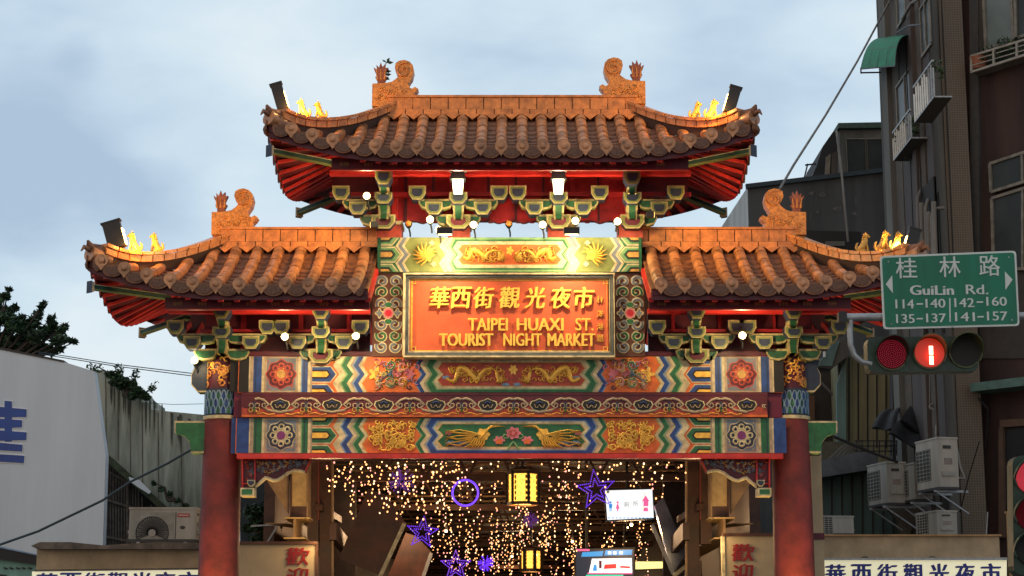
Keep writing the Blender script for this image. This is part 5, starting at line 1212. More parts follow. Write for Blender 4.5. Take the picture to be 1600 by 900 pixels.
# stained concrete gable behind
mossc = M('stained_concrete', (.34,.345,.28), .9, .3, 2.6, .3, 9, streak=True, c2=(.075,.085,.06))
t = thing('concrete_building', (P(240, 850, 14).x, 14, 0), 'stained concrete building with a stepped top edge and a sloping underside, left of the gate', 'building')
b = MB(); top = [(318,648),(235,640),(232,630),(222,628),(221,612),(203,609),(202,596),(184,594),(183,584),(166,582),(160,578),(147,577)]
slab(b, [(130,700),(165,712),(312,842),(330,842),(330,648)]+top+[(130,578)], 14, 3, mossc); b.build('wall', t)
b = MB()
for x, y0_, y1_ in ((165,583,720),(184,596,725),(203,611,745),(222,630,765),(247,645,790),(283,650,815)):
    a, c = P(x, y0_, 13.99), P(x+1, y1_-6, 13.99); b.bar(a, c, .008, .02, cop)
b.build('board_joints', t)
rnd = random.Random(21)
for k in range(26):
    x = rnd.uniform(168, 312); yt = 588+(x-168)*.52+rnd.uniform(-2,8); L_ = rnd.uniform(12,60); wv = rnd.uniform(1.2,4.5); b = MB(); q = [(x,yt),(x+wv,yt+2),(x+wv*.8,yt+L_*.6),(x+wv*.5,yt+L_),(x+wv*.1,yt+L_*.7)]; b.add([P(px,py,13.985-.0004*k) for px,py in q], [list(range(5))], M('soot_streak', (.075,.08,.062), .95, .4, 12)); b.build('soot_streak', t)
b = MB(); slab(b, [(160,716),(310,848),(316,842),(166,708)][::-1], 13.8, .3, M('mossy_edge', (.05,.06,.03), .95, .4, 5, .5, 20)); b.build('mossy_eave', t)
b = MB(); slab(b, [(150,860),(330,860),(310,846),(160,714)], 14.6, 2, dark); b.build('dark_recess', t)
b = MB()
for k in range(12):
    x = 168+k*4.4; a = P(x, 724+k*3.6, 14.2); c = P(x, 850, 14.2); b.bar(a, c, .02, .03, M('rusty_bar', (.09,.07,.055), .8, .4, 8))
for k in range(5): a = P(222+k*14, 776+k*12, 14.2); c = P(222+k*14, 850, 14.2); b.bar(a, c, .03, .03, MATS['rusty_bar'])
for y in (735, 780, 838): b.bar(P(164, y, 14.15), P(200+ (y-735)*.5, y+18, 14.15), .03, .05, MATS['rusty_bar'])
b.bar(P(199,752,14.15), P(199,850,14.15), .05, .06, MATS['rusty_bar']); b.bar(P(164,716,14.15), P(164,850,14.15), .05, .06, MATS['rusty_bar']); b.build('window_grille', t)
b = MB(); b.add([P(201,745,13.6),P(218,750,13.6),P(236,768,13.6),P(233,772,13.6),P(214,760,13.6),P(203,752,13.6)], [list(range(6))[::-1]], wh); b.build('torn_sheet', t)
t = thing('tin_roof', tuple(P(280, 650, 18)), 'dark low roof glimpsed between the concrete building and the left column', 'roof'); b = MB(); slab(b, [(228,700),(340,700),(340,655),(318,652),(250,642),(228,640)], 18, 2, M('dark_slate_roof', (.04,.045,.05), .8, .3, 4)); slab(b, [(272,668),(330,668),(330,658),(272,656)], 17.9, .1, cream); b.build('roof_slab', t)
t = thing('market_tent', tuple(P(30, 880, 6)), 'pale green awning edge with a dark valance in the bottom left corner', 'awning'); b = MB(); slab(b, [(-40,940),(52,940),(60,890),(56,872),(0,868),(-40,866)], 6, 1, M('pale_green_canvas', (.16,.30,.26), .7, .2, 3)); b.build('canvas', t)
b = MB(); slab(b, [(-40,872),(0,874),(56,882),(58,868),(0,856),(-40,852)], 5.9, .1, dark); slab(b, [(-40,852),(0,856),(58,868),(58,866),(0,853.5),(-40,849)], 5.88, .1, lblue)
for x in (5, 14, 24, 33, 43): slab(b, [(x,888),(x+5,889.5),(x+6,887.5),(x+1,886)], 5.95, .1, dark)
slab(b, [(-5,897),(8,898),(14,902),(-5,902)], 5.94, .1, dark); b.build('valance', t)

# air conditioners: casing, fan grille, panel, feet
acw = M('aircon_casing', (.27,.26,.235), .5, .22, 3, .05, 30, streak=True); acg = M('aircon_grille', (.035,.035,.035), .6, .2)
def aircon(loc, w_, h_, d_, rz, lb, round_fan=False, big=False, bracket=True, wear=None):
    """front faces local -Y; loc is the bottom centre"""
    t = thing('air_conditioner', tuple(loc), lb, 'air conditioner', 'outdoor air conditioning units'); Mx = Matrix.Translation(loc)@Matrix.Rotation(rz, 4, 'Z')
    am = wear or acw
    b = MB(); b.box(-w_/2, w_/2, -d_/2, d_/2, .03, h_-.02, am, .012); b.box(-w_/2-.012, w_/2+.012, -d_/2-.012, d_/2+.012, h_-.035, h_, am); b.box(-w_/2-.005, w_/2+.005, -d_/2-.006, d_/2+.006, 0, .05, acg); b.xf(Mx); b.build('casing', t)
    gx = -w_*.17; gr = min(h_*.42, w_*.31); gz = h_*.5
    b = MB()
    if round_fan:
        gx, gz = -w_*.15, h_*.26; gr = h_*.52; b.box(-w_/2+.03, w_*.17, -d_/2-.004, -d_/2+.01, .05, h_-.09, MATS.get('aircon_panel') or M('aircon_panel', (.22,.22,.20), .5, .2))
        for k in range(28):
            a = math.pi*(-.12+1.24*k/27); r0, r1 = gr*.22, gr*.86
            b.bar((gx+r0*math.cos(a), -d_/2-.012, gz+r0*math.sin(a)), (gx+r1*math.cos(a), -d_/2-.012, gz+r1*math.sin(a)), .018 if k % 2 else .026, .006, acg, up=(0,1,0))
        b.tube([(gx,-d_/2-.03,gz),(gx,-d_/2-.0,gz)], gr*.2, acw, 20); 
        b.tube([(gx+gr*.9*math.cos(math.pi*(-.12+1.24*i/20)), -d_/2-.012, gz+gr*.9*math.sin(math.pi*(-.12+1.24*i/20))) for i in range(21)], .008, acg, 4)
    else:
        q = [(gx+gr*.98*math.cos(2*math.pi*i/24), gz+gr*.98*math.sin(2*math.pi*i/24)) for i in range(24)]
        b.box(gx-gr*1.05, gx+gr*1.05, -d_/2-.004, -d_/2+.01, gz-gr*1.05, gz+gr*1.05, acg)
        for k in range(9): z = gz-gr+k*gr/4; b.box(gx-gr, gx+gr, -d_/2-.012, -d_/2-.004, z-.006, z+.006, acw)
        for k in range(5): x = gx-gr+k*gr/2; b.box(x-.006, x+.006, -d_/2-.016, -d_/2-.010, gz-gr, gz+gr, acw)
    b.xf(Mx); b.build('fan_grille', t)
    b = MB()
    if round_fan: b.box(w_*.22, w_*.40, -d_/2-.006, -d_/2, h_*.72, h_*.82, M('badge_red', (.3,.02,.03), .4)); b.box(w_*.235, w_*.385, -d_/2-.009, -d_/2-.006, h_*.765, h_*.78, white); b.ball((w_*.3,-d_/2-.003,h_*.42), (.045,.004,.03), acg, 10, 6); b.box(w_*.19, w_*.2, -d_/2-.006, -d_/2, .06, h_-.08, acg)
    # handles and louvres on the narrow side
    for sg in (-1, 1):
        b.box(*(sorted((sg*w_/2, sg*(w_/2+.012)))), -d_*.25, d_*.15, h_*.78, h_*.84, acg); b.box(*(sorted((sg*w_/2, sg*(w_/2+.008)))), -d_*.2, d_*.2, h_*.48, h_*.60, M('aircon_label', (.2,.16,.14), .5)); b.box(*(sorted((sg*w_/2, sg*(w_/2+.03)))), -d_*.35, d_*.3, h_*.26, h_*.34, acw)
    b.xf(Mx); b.build('side_fittings', t)
    b = MB()
    for sx in (-w_*.35, w_*.35):
        b.box(sx-.025, sx+.025, -d_/2-.04, d_/2+.25 if bracket else d_/2+.02, -.045, 0, steel)
        if bracket: b.bar((sx, -d_/2, -.03), (sx, d_/2+.25, -.45), .03, .03, steel)
    b.xf(Mx); b.build('bracket' if bracket else 'feet', t)
    return t
pz = P(256, 848, 3.9); aircon(pz, 1.16, .60, .36, 0, 'grey air conditioner with a round fan standing on the left beige parapet', True, bracket=False)

# ---------------------------------------------------------------- plants
leafd = [M('dark_leaf', (.018,.045,.018), .6, .4, 3), M('mid_leaf', (.035,.075,.025), .6, .4, 3), M('black_green_leaf', (.010,.026,.014), .7, .4, 3)]
bark = M('bark', (.06,.045,.035), .9, .3, 8, .5)
def leaves(b, c, r, n, sz, rnd, mats):
    for k in range(n):
        d = Vector((rnd.gauss(0,1), rnd.gauss(0,1), rnd.gauss(0,1))).normalized()*(rnd.random()**.4); p = Vector(c)+Vector((d.x*r[0], d.y*r[1], d.z*r[2]))
        u = Vector((rnd.gauss(0,1), rnd.gauss(0,1), rnd.gauss(0,.7))).normalized()*sz*rnd.uniform(.6,1.3); v = u.cross(Vector((rnd.gauss(0,1), rnd.gauss(0,1), rnd.gauss(0,1)))).normalized()*u.length*.42
        b.add([p-u, p-v*.9, p+u, p+v*.9], [(0,1,2,3)], mats[rnd.randrange(len(mats))])
def shrub(name, lb, cat, blobs, Y, per, sz, seed, base, spikes=()):
    rnd = random.Random(seed); p = P(*base, Y); t = thing(name, tuple(p), lb, cat); b = MB()
    for x, y, rp in blobs:
        c = P(x, y, Y); s = (P(x+10, y, Y).x-c.x)/10*rp; leaves(b, c, (s, s*.9, s*.8), per, sz, rnd, leafd)
    w_ = MB()
    for x, y, rp in blobs:
        c = P(x, y, Y); w_.tube([p, p.lerp(c, .5)+Vector((rnd.uniform(-.1,.1),0,.1)), c], [.04, .025, .008], bark, 5)
    for (x0, y0_), (x1, y1_) in spikes:
        a, c = P(x0, y0_, Y), P(x1, y1_, Y); w_.tube([a, a.lerp(c, .5)+Vector((.05,0,.02)), c], [.02,.012,.004], bark, 4)
        for k in range(9): leaves(b, a.lerp(c, .4+.6*k/9), (.12,.12,.12), 6, sz*.8, rnd, leafd)
    b.build('foliage', t); w_.build('stems', t); return t
rnd = random.Random(4); Y = 20; t = thing('tree', (P(10, 600, Y).x, Y, 0), 'dark leafy tree rising behind the billboard at the left edge', 'tree')
b = MB(); w_ = MB(); cl = []
root = Vector((P(-30, 600, Y).x, Y, 0)); w_.tube([root, root+Vector((.1,0,3)), P(-20,560,Y)], [.3,.22,.15], bark, 9)
for x, y, r in ((-30,500,30),(-10,470,14),(8,463,8),(14,452,4),(0,490,16),(12,500,14),(25,510,15),(40,515,14),(52,505,11),(60,492,8),(65,481,5),(68,474,3),(55,525,13),(70,520,12),(82,508,9),(80,498,6),(85,520,9),(97,515,7),(102,509,4),(90,532,10),(100,530,6),(112,532,4),(30,535,15),(10,535,20),(60,545,14),(80,548,10),(94,545,6),(-20,530,25),(45,550,14),(22,482,7),(118,534,2.5),(34,498,8)):
    c = P(x, y, Y+rnd.uniform(-.5,.5)); s = (P(x+10, y, Y).x-P(x, y, Y).x)/10*r; n = int(24+r*r*1.0); leaves(b, c, (s, s, s*.85), n, .11, rnd, leafd); cl.append(c)
for c in cl: w_.tube([P(-20,575,Y), P(-20,575,Y).lerp(c, .5)+Vector((0,0,-.15)), c], [.07,.04,.012], bark, 5)
b.build('crown', t); w_.build('trunk', t)
shrub('shrub', 'small leafy shrub growing on top of the stained concrete wall', 'shrub', [(172,585,7),(184,590,9),(195,597,10),(205,602,10),(213,610,9),(222,617,8),(230,621,5),(190,604,8),(178,597,7),(207,618,8)], 13.6, 150, .07, 3, (200, 622), [((165,580),(140,572)),((225,615),(244,602)),((190,590),(185,572)),((206,600),(213,580))])
shrub('bush', 'dark bush growing in the gap beneath the left corner bracket', 'bush', [(395,800,16),(415,798,18),(402,820,14),(425,825,16),(388,825,9),(412,840,14),(398,845,10)], 7, 230, .06, 6, (415, 860))
shrub('ivy_tuft', 'tuft of dry creeper low on the mossy sloping eave', 'plant', [(240,755,5),(252,764,6),(265,772,6),(278,782,6),(290,790,5),(300,800,5)], 13.6, 60, .05, 9, (262, 782))
t = thing('timber_frame', tuple(P(410, 845, 10)), 'dark shed with grey poles behind the bush in the left gap', 'shed'); b = MB(); slab(b, [(375,850),(455,850),(455,715),(375,715)], 12, .3, M('shed_blue_black', (.022,.028,.033), .8, .3)); b.build('wall', t); b = MB(); b.bar(P(392,822,6), P(428,820,6), .03, .03, steel); b.bar(P(416,850,6), P(436,818,6), .03, .03, steel); b.build('pole', t)

# ---------------------------------------------------------------- right side: tall building
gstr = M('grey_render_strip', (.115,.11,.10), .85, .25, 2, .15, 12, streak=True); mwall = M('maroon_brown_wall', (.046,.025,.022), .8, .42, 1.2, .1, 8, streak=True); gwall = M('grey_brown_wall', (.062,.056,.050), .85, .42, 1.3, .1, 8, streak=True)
# mosaic tile: small squares with pale joints
tm = M('mosaic_tile', (.13,.085,.055), .55, .3, 5); nt = tm.node_tree; bk = nt.nodes.new('ShaderNodeTexBrick'); bs = nt.nodes['Principled BSDF']
bk.offset = 0; bk.inputs['Scale'].default_value = 8; bk.inputs['Brick Width'].default_value = .42; bk.inputs['Row Height'].default_value = .42; bk.inputs['Mortar Size'].default_value = .06
bk.inputs['Color1'].default_value = (.095,.06,.036,1); bk.inputs['Color2'].default_value = (.075,.048,.030,1); bk.inputs['Mortar'].default_value = (.12,.10,.075,1)
tc_ = nt.nodes.new('ShaderNodeTexCoord'); sx = nt.nodes.new('ShaderNodeSeparateXYZ'); cx_ = nt.nodes.new('ShaderNodeCombineXYZ'); nt.links.new(tc_.outputs['Object'], sx.inputs[0]); ad = nt.nodes.new('ShaderNodeMath'); nt.links.new(sx.outputs[0], ad.inputs[0]); nt.links.new(sx.outputs[1], ad.inputs[1]); nt.links.new(ad.outputs[0], cx_.inputs[0]); nt.links.new(sx.outputs[2], cx_.inputs[1]); nt.links.new(cx_.outputs[0], bk.inputs['Vector'])
nt.links.new(bk.outputs['Color'], bs.inputs['Base Color'])
SX = 8.73; YN, YF = 9.0, 13.9; HT = 26
t = thing('tall_building', (SX, YN, 0), 'tall grimy apartment building with brown tiled pier and maroon walls on the right', 'building'); TB = t
def onX(px, py, X=SX):
    d = Vector(dirpx(px, py)); return CAM+d*((X-CAM.x)/d.x)
ob = Vector((.66, -.75, 0)).normalized(); on = Vector((-.75, -.66, 0)).normalized(); O0 = P(1518, 300, YN+.25); O0.z = 0
def onO(px, py, lift=0):
    d = Vector(dirpx(px, py)); p0 = O0+on*lift; return CAM+d*((p0-CAM).dot(on)/d.dot(on))
b = MB(); b.box(SX, SX+6, YN+.5, YF, 0, HT, gwall); A = O0; B_ = O0+ob*9
b.add([(SX+.4,YN+.4,0),(A.x,A.y,0),(B_.x,B_.y,0),(B_.x+8,B_.y+6,0),(SX+.4,YN+.4,HT),(A.x,A.y,HT),(B_.x,B_.y,HT),(B_.x+8,B_.y+6,HT)], [(0,1,5,4),(1,2,6,5),(2,3,7,6),(4,5,6,7),(3,0,4,7)], mwall); b.build('wall', t)
b = MB(); pa, pb_, pc = P(1463, 300, YN).x, P(1479, 300, YN).x, P(1516, 300, YN).x
b.box(pa, pb_-.005, YN, YN+.6, 0, HT, gstr); b.build('grey_pier', t); b = MB(); b.box(pb_, pc, YN-.05, YN+.6, 0, HT, tm); b.build('tiled_pier', t)
def oq(b, q, lift, dep, m):
    f = [onO(x, y, lift+dep) for x, y in q]; k = [p-on*dep for p in f]; n = len(q); b.add(f+k, [list(range(n)), list(range(2*n-1,n-1,-1))]+[(i, n+i, n+(i+1) % n, (i+1) % n) for i in range(n)], m)
def obar(b, x0, y0_, x1, y1_, w_, lift, m): b.bar(onO(x0, y0_, lift), onO(x1, y1_, lift), w_, w_, m)
b = MB(); oq(b, [(1517,400),(1530,400),(1528,-30),(1514,-30)], .0, .08, M('dark_grey_reveal', (.05,.05,.05), .8)); oq(b, [(1529,118),(1620,86),(1620,-30),(1529,-30)], .0, .05, gwall); b.build('wall_panels', t)
gls = M('dim_window_glass', (.03,.036,.036), .35, .3, .8, metal=.0, spec=.25); gll = M('frosted_window', (.13,.16,.155), .3, .2, 1); fr = M('window_frame_beige', (.17,.155,.13), .6, .25, 6)
def windowo(q, m, mull=(), lw=.06):
    b = MB(); oq(b, q, .06, .03, m); o = b.build('window', TB); b = MB(); n = len(q)
    for i in range(n): obar(b, *q[i], *q[(i+1) % n], lw, .11, fr)
    for s in mull: obar(b, *s[0], *s[1], lw*.8, .11, fr)
    b.build('frame', o); return o
windowo([(1541,78),(1584,62),(1580,-15),(1537,-10)], gll); windowo([(1588,60),(1640,42),(1640,-25),(1586,-18)], gls)
windowo([(1549,300),(1640,272),(1640,225),(1547,256)], gls, (((1598,285),(1597,240)),)); windowo([(1553,420),(1640,420),(1640,282),(1550,310)], gls, (((1598,420),(1598,297)),))
# planter rail
b = MB()
for y0_, y1_ in ((88, 61), (95, 69), (103, 77), (113, 85)): obar(b, 1517, y0_, 1605, y1_, .045 if y0_ in (88,113) else .02, .45, M('rail_metal', (.26,.24,.21), .6, .2, 8))
for x in (1518, 1553, 1589): obar(b, x, 88-(x-1517)*.31, x, 113-(x-1517)*.32, .045, .45, MATS['rail_metal'])
oq(b, [(1518,114),(1605,86),(1605,82),(1518,110)], .1, .34, gstr)
b.build('planter_rail', t)
tt = thing('potted_plants', tuple(onO(1530, 108, .3)), 'terracotta pot with straggly plants behind the upper right balcony rail', 'potted plant'); b = MB(); p = onO(1530, 108, .3)
b.tube([p, p+Vector((0,0,.25))], [.14,.2], M('terracotta_pot', (.25,.09,.05), .7), 12); b.build('pot', tt); b = MB(); rnd = random.Random(8)
for x in range(1530, 1598, 5):
    c = onO(x, 96-(x-1517)*.3, .3); leaves(b, c, (.2,.15,.25), 26, .06, rnd, leafd)
for x, y in ((1568,62),(1574,58),(1563,66)): b.tube([onO(x, 90, .3), onO(x, y, .3)], .008, bark, 4); leaves(b, onO(x, y, .3), (.08,.08,.1), 9, .05, rnd, leafd)
b.build('foliage', tt)
# ledge awning lower down and dark opening
tt = thing('ledge_awning', tuple(onO(1560, 603, .3)), 'long teal-edged ledge on the tall building below the street sign', 'awning'); b = MB(); oq(b, [(1516,612),(1640,598),(1640,584),(1516,599)], .02, .6, M('teal_edge', (.07,.13,.11), .6, .2)); b.build('ledge', tt)
b = MB(); obar(b, 1520, 612, 1545, 640, .03, .3, black); obar(b, 1545, 640, 1540, 700, .02, .2, black); b.build('stay', tt)
b = MB(); oq(b, [(1568,830),(1640,830),(1640,664),(1568,668)], .0, .04, dark); o = b.build('dark_doorway', t); b = MB(); oq(b, [(1562,668),(1640,662),(1640,652),(1562,656)], .02, .1, M('brown_lintel', (.10,.06,.04), .7)); oq(b, [(1560,840),(1568,840),(1567,668),(1560,668)], .02, .1, MATS['brown_lintel']); b.build('frame', o)
b = MB(); oq(b, [(1530,560),(1640,560),(1640,400),(1530,400)], .0, .03, M('dark_panel', (.045,.04,.038), .8)); b.build('lower_panel', t)  # plain dark panel low on the wall
# side face: pilasters, recess, pipes
b = MB()
def sbox(b, pxa, pxb, za, zb, out_, m, X=SX):
    ya, yb = onX(pxb, 300).y, onX(pxa, 300).y; b.box(X-out_, X+.02, ya, yb, za, zb, m)
sbox(b, 1392, 1401, 0, HT, .12, gstr); b.build('corner_strip', t); b = MB(); sbox(b, 1435, 1441, 0, HT, .10, M('pink_grey_pilaster', (.085,.065,.058), .85, .25, 3, streak=True)); b.build('pilaster', t)
b = MB(); sbox(b, 1402, 1413, 0, HT, .02, M('brown_infill', (.075,.055,.04), .8, .3, 2)); sbox(b, 1443, 1450, 0, HT, .03, MATS['brown_infill']); sbox(b, 1414, 1434, 0, HT, .015, M('mauve_infill', (.06,.048,.048), .8, .25, 1.5, streak=True)); sbox(b, 1452, 1462, 0, HT, .015, MATS['mauve_infill']); b.build('infill_panels', t)
b = MB()
for k, (x0, x1, y0_, y1_) in enumerate(((1403,1412,330,520),(1455,1462,345,520),(1443,1450,150,215),(1410,1430,130,200))):
    pass
sbox(b, 1443, 1462, P(1450,520,11).z, P(1450,318,11).z, .04, M('recess_black', (.02,.018,.018), .9)); b.build('dark_opening', t)
tt = thing('drain_pipes', tuple(onX(1450, 400)), 'bundle of old vertical drain pipes on the side of the tall building', 'pipes'); b = MB(); pm = M('old_pipe', (.16,.145,.13), .7, .3, 6, streak=True)
for k, x in enumerate((1434, 1440, 1446, 1451, 1456, 1459)):
    a = onX(x, 310+(k*37) % 30, SX-.15-.03*(k % 2)); z1 = a.z; p0 = Vector((a.x, a.y, onX(x, 520, SX-.15).z)); b.tube([p0, Vector((a.x, a.y+.05, z1-1)), Vector((a.x, a.y, z1))]+([Vector((a.x+.1, a.y+.15, z1+.2)), Vector((a.x+.3, a.y+.2, z1+.22))] if k % 2 == 0 else []), .04+.012*(k % 2), pm, 7)
b.build('pipes', tt)
# small dark side windows and their air ducts
def swin(pxa, pxb, pya, pyb):
    a, c = onX(pxa, pya), onX(pxb, pyb); y0_, y1_ = min(a.y, c.y), max(a.y, c.y); z0_, z1_ = P(1430, pyb, 11.5).z, P(1430, pya, 11.5).z
    b = MB(); b.box(SX-.03, SX+.02, y0_, y1_, z0_, z1_, gls); o = b.build('window', TB); b = MB()
    for yy in (y0_, (y0_+y1_)/2, y1_): b.box(SX-.06, SX-.03, yy-.03, yy+.03, z0_, z1_, fr)
    for zz in (z0_, z1_): b.box(SX-.062, SX-.03, y0_-.03, y1_+.03, zz-.03, zz+.03, fr)
    b.build('frame', o)
swin(1403, 1433, 130, 205); swin(1443, 1461, 70, 140); swin(1403, 1433, -25, 45)
b = MB()
for k, (x, z0_, z1_) in enumerate(((1466,300,520),(1470,-20,430),(1414,60,390),(1437,260,520))): 
    a = P(x, z0_, YN-.05) if x > 1463 else onX(x, z0_, SX-.08); c = P(x+2, z1_, YN-.05) if x > 1463 else onX(x+1, z1_, SX-.08); c.x, c.y = a.x, a.y; b.tube([a, a.lerp(c, .5)+Vector((0,-.03,0)), c], .014, black, 5)
b.build('wall_cables', TB)
# window balconies with white slats, and plants
def slat_balcony(pxa, pya, pxb, pyb, drop, lb, plants):
    """rail along the side face from far (pxa) to near (pxb); py at the floor line"""
    A, B_ = onX(pxa, pya, SX-.35), onX(pxb, pyb, SX-.35); zf = (A.z+B_.z)/2; h_ = drop; tt = thing('window_balcony', (A.x, A.y, zf), lb, 'balcony', 'slatted window balconies on the side wall'); b = MB()
    A.z = B_.z = zf; b.bar(A, B_, .03, .03, steel); b.bar(A+Vector((0,0,h_)), B_+Vector((0,0,h_)), .04, .04, steel)
    b.bar(A, (SX, A.y, zf), .03, .03, steel); b.bar(B_, (SX, B_.y, zf), .03, .03, steel); b.box(SX-.36, SX, B_.y, A.y, zf-.02, zf, M('balcony_floor', (.06,.06,.06), .8)); b.build('frame', tt)
    n = 9
    b = MB()
    for k in range(n+1):
        p = A.lerp(B_, k/n); b.bar(p, p+Vector((0,0,h_*(1 if k % 3 else .8))), .03, .02, white if k < 7 else steel); 
    b.build('slats', tt)
    b = MB(); rnd = random.Random(pxa)
    for k in range(plants): leaves(b, A.lerp(B_, rnd.random())+Vector((.15,0,h_*rnd.uniform(.1,1.25))), (.14,.14,.2), 34, .07, rnd, [M('pale_green_leaf', (.07,.12,.035), .6, .4, 3), leafd[1], leafd[0]])
    if plants: b.build('plants', tt)
slat_balcony(1397, 252, 1424, 214, .62, 'white slatted window balcony with green plants, lower one on the side wall', 6)
slat_balcony(1430, 190, 1460, 152, .75, 'white slatted window balcony, upper one on the side wall', 1)
# green corrugated awnings
agm = M('green_plastic_awning', (.03,.20,.11), .65, .25, 4, .1, 10, spec=.15)
def awning(c00, c10, c01, c11, lb, ribs=4):
    """c = (px, py, Y): wall far, wall near, outer far, outer near"""
    A, B_, C_, D_ = [P(*c) for c in (c00, c10, c01, c11)]; tt = thing('green_awning', tuple(B_), lb, 'awning', 'green awnings on the side wall'); b = MB()
    def f(u, v): 
        p = A.lerp(B_, u).lerp(C_.lerp(D_, u), v); return p+Vector((-.1, 0, .22))*math.sin(math.pi*v)
    b.grid(f, 8, 10, agm); b.grid(lambda u, v: f(u, v)-Vector((0,0,.015)), 8, 10, agm); b.build('sheet', tt); b = MB()
    for k in range(ribs+1): b.tube([f(k/ribs, v/8)+Vector((0,0,-.03)) for v in range(9)], .014, black, 4)
    for v in (0, .33, .66, 1): b.tube([f(u/6, v)+Vector((0,0,-.03)) for u in range(7)], .016, black, 4)
    b.build('ribs', tt)
    b = MB(); b.bar(f(0,1)-Vector((0,0,.12)), f(0,1)+Vector((1.1,0,-.1)), .03, .03, black); b.bar(f(0,1), f(0,1)-Vector((0,0,.14)), .03, .03, black); b.build('stay', tt)
awning((1388,57,13.5), (1427,54,10.2), (1345,106,13.3), (1399,101,9.8), 'translucent green ribbed awning projecting over the street from the side wall')
awning((1448,-12,11), (1462,-16,9.6), (1420,34,11), (1436,33,9.6), 'solid green awning at the top edge above the upper slatted balcony', 3)
b = MB(); b.tube([onX(1410,30,SX-.2), onX(1424,5,SX-.25), onX(1450,-10,SX-.25)], .035, pm, 6); b.tube([onX(1400,52,SX-.1), onX(1420,40,SX-.3), onX(1440,38,SX-.3)], .02, black, 5); tag(b.build('wall_pipe', None, onX(1410,30,SX-.2)), 'bent grey pipe at the very top of the side wall', 'pipe')
shrub('hanging_plant', 'dry hanging plant under the topmost green awning', 'plant', [(1441,45,5),(1448,50,6),(1455,46,6),(1450,62,5),(1457,58,5),(1446,72,3)], 9.8, 70, .06, 15, (1452, 50))

# grey block with rooftop hut, behind
t = thing('grey_building', (P(1280, 500, 21).x, 21, 0), 'dark grey concrete building behind the right lower roof', 'building')
dgc = M('dark_stained_concrete', (.066,.070,.074), .9, .4, .9, .3, 8, streak=True, c2=(.034,.036,.038)); b = MB(); Y = 21; a = P(1168, 292, Y); c = P(1420, 262, Y)
b.add([(a.x,Y,0),(c.x,Y,0),tuple(c),tuple(a),(a.x,Y+8,0),(c.x,Y+8,0),(c.x,Y+8,c.z),(a.x,Y+8,a.z)], [(0,1,2,3),(3,2,6,7),(5,4,7,6),(1,5,6,2)], dgc)
b.add([(a.x-.0,Y,0),(a.x,Y,a.z),(a.x-.35,Y+6,a.z-.2),(a.x-.35,Y+6,0)], [(0,1,2,3)], M('pale_side_wall', (.42,.43,.43), .8, .25, 1, streak=True)); b.build('wall', t)
b = MB(); b.bar(a+Vector((-.05,-.03,0)), c+Vector((0,-.03,0)), .15, .12, M('dark_blue_coping', (.025,.04,.05), .7)); b.build('coping', t)
b = MB(); slab(b, [(1262,392),(1345,392),(1345,362),(1262,360)], 20.95, .1, dark); slab(b, [(1290,384),(1320,384),(1320,377),(1290,377)], 20.9, .1, gstr); b.build('window_slot', t)
rnd = random.Random(2); stn = M('lime_stain', (.10,.10,.10), .9, .3, 8)
for k in range(12):
    b = MB(); x = rnd.uniform(1260, 1340); y = rnd.uniform(300, 335); n_ = 6; q = [(x+rnd.uniform(0,9)*math.cos(i), y+rnd.uniform(2,5)*math.sin(i)) for i in [2*math.pi*j/n_ for j in range(n_)]]
    if k % 2: q = [(x, y), (x+rnd.uniform(1,2), y), (x+.6, y+rnd.uniform(10,24)), (x-.3, y+8)]
    f = [P(px, py, 20.985-.0003*k) for px, py in q]; b.add(f, [list(range(len(f)))], stn); b.build('lime_stain', t)
t = thing('rooftop_hut', (P(1330, 280, 22).x, 22, P(1330, 280, 22).z), 'grey rooftop hut with two dark windows on the grey concrete building', 'hut')
b = MB(); slab(b, [(1312,284),(1420,275),(1420,196),(1312,198)], 22, 4, M('hut_wall', (.11,.115,.11), .85, .3, 2, streak=True)); b.build('wall', t)
b = MB(); slab(b, [(1310,200),(1420,199),(1420,190),(1310,192)], 21.8, 4.4, M('moss_green_fascia', (.045,.075,.06), .8, .2)); b.build('roof', t)
for x0, x1 in ((1324, 1353), (1356, 1386)):
    b = MB(); slab(b, [(x0,269),(x1,269),(x1,217),(x0,218)], 21.96, .05, gls); o = b.build('window', t); b = MB(); frame(b, x0-1, x1+1, 216, 270, 1.5, 21.93, .06, fr); b.build('frame', o)
b = MB(); slab(b, [(1262,290),(1312,286),(1312,198),(1300,208),(1286,228),(1275,262)], 22.4, 3, M('tar_roof', (.02,.022,.026), .8, .3, 4, .3, 8)); slab(b, [(1288,286),(1296,285),(1298,240),(1291,245)], 22.3, .1, fr); slab(b, [(1298,285),(1310,284),(1310,235),(1300,240)], 22.3, .1, gwall); b.build('lean_to_roof', t)
b = MB(); b.bar(P(1256,281,22), P(1262,256,22), .04, .04, black); b.bar(P(1258,258,22), P(1275,256,22), .04, .04, black); b.build('antenna_rack', t)
b = MB(); b.tube([P(1307,205,21.7), P(1315,270,20.8), P(1325,378,20.7)], .035, pm, 6); tag(b.build('conduit', None, P(1307,205,21.7)), 'thin grey conduit running down the front of the grey building', 'pipe')
t = thing('small_white_block', (P(1155, 345, 27).x, 27, 0), 'pale wall with dark coping just left of the grey building', 'building'); b = MB(); slab(b, [(1140,420),(1172,420),(1172,330),(1155,340),(1142,350)], 27, 3, MATS['pale_side_wall']); b.build('wall', t); b = MB(); slab(b, [(1133,352),(1150,348),(1153,332),(1146,334),(1133,346)][::1], 26.9, .5, M('dark_blue_coping', (0,0,0))); b.build('coping', t)

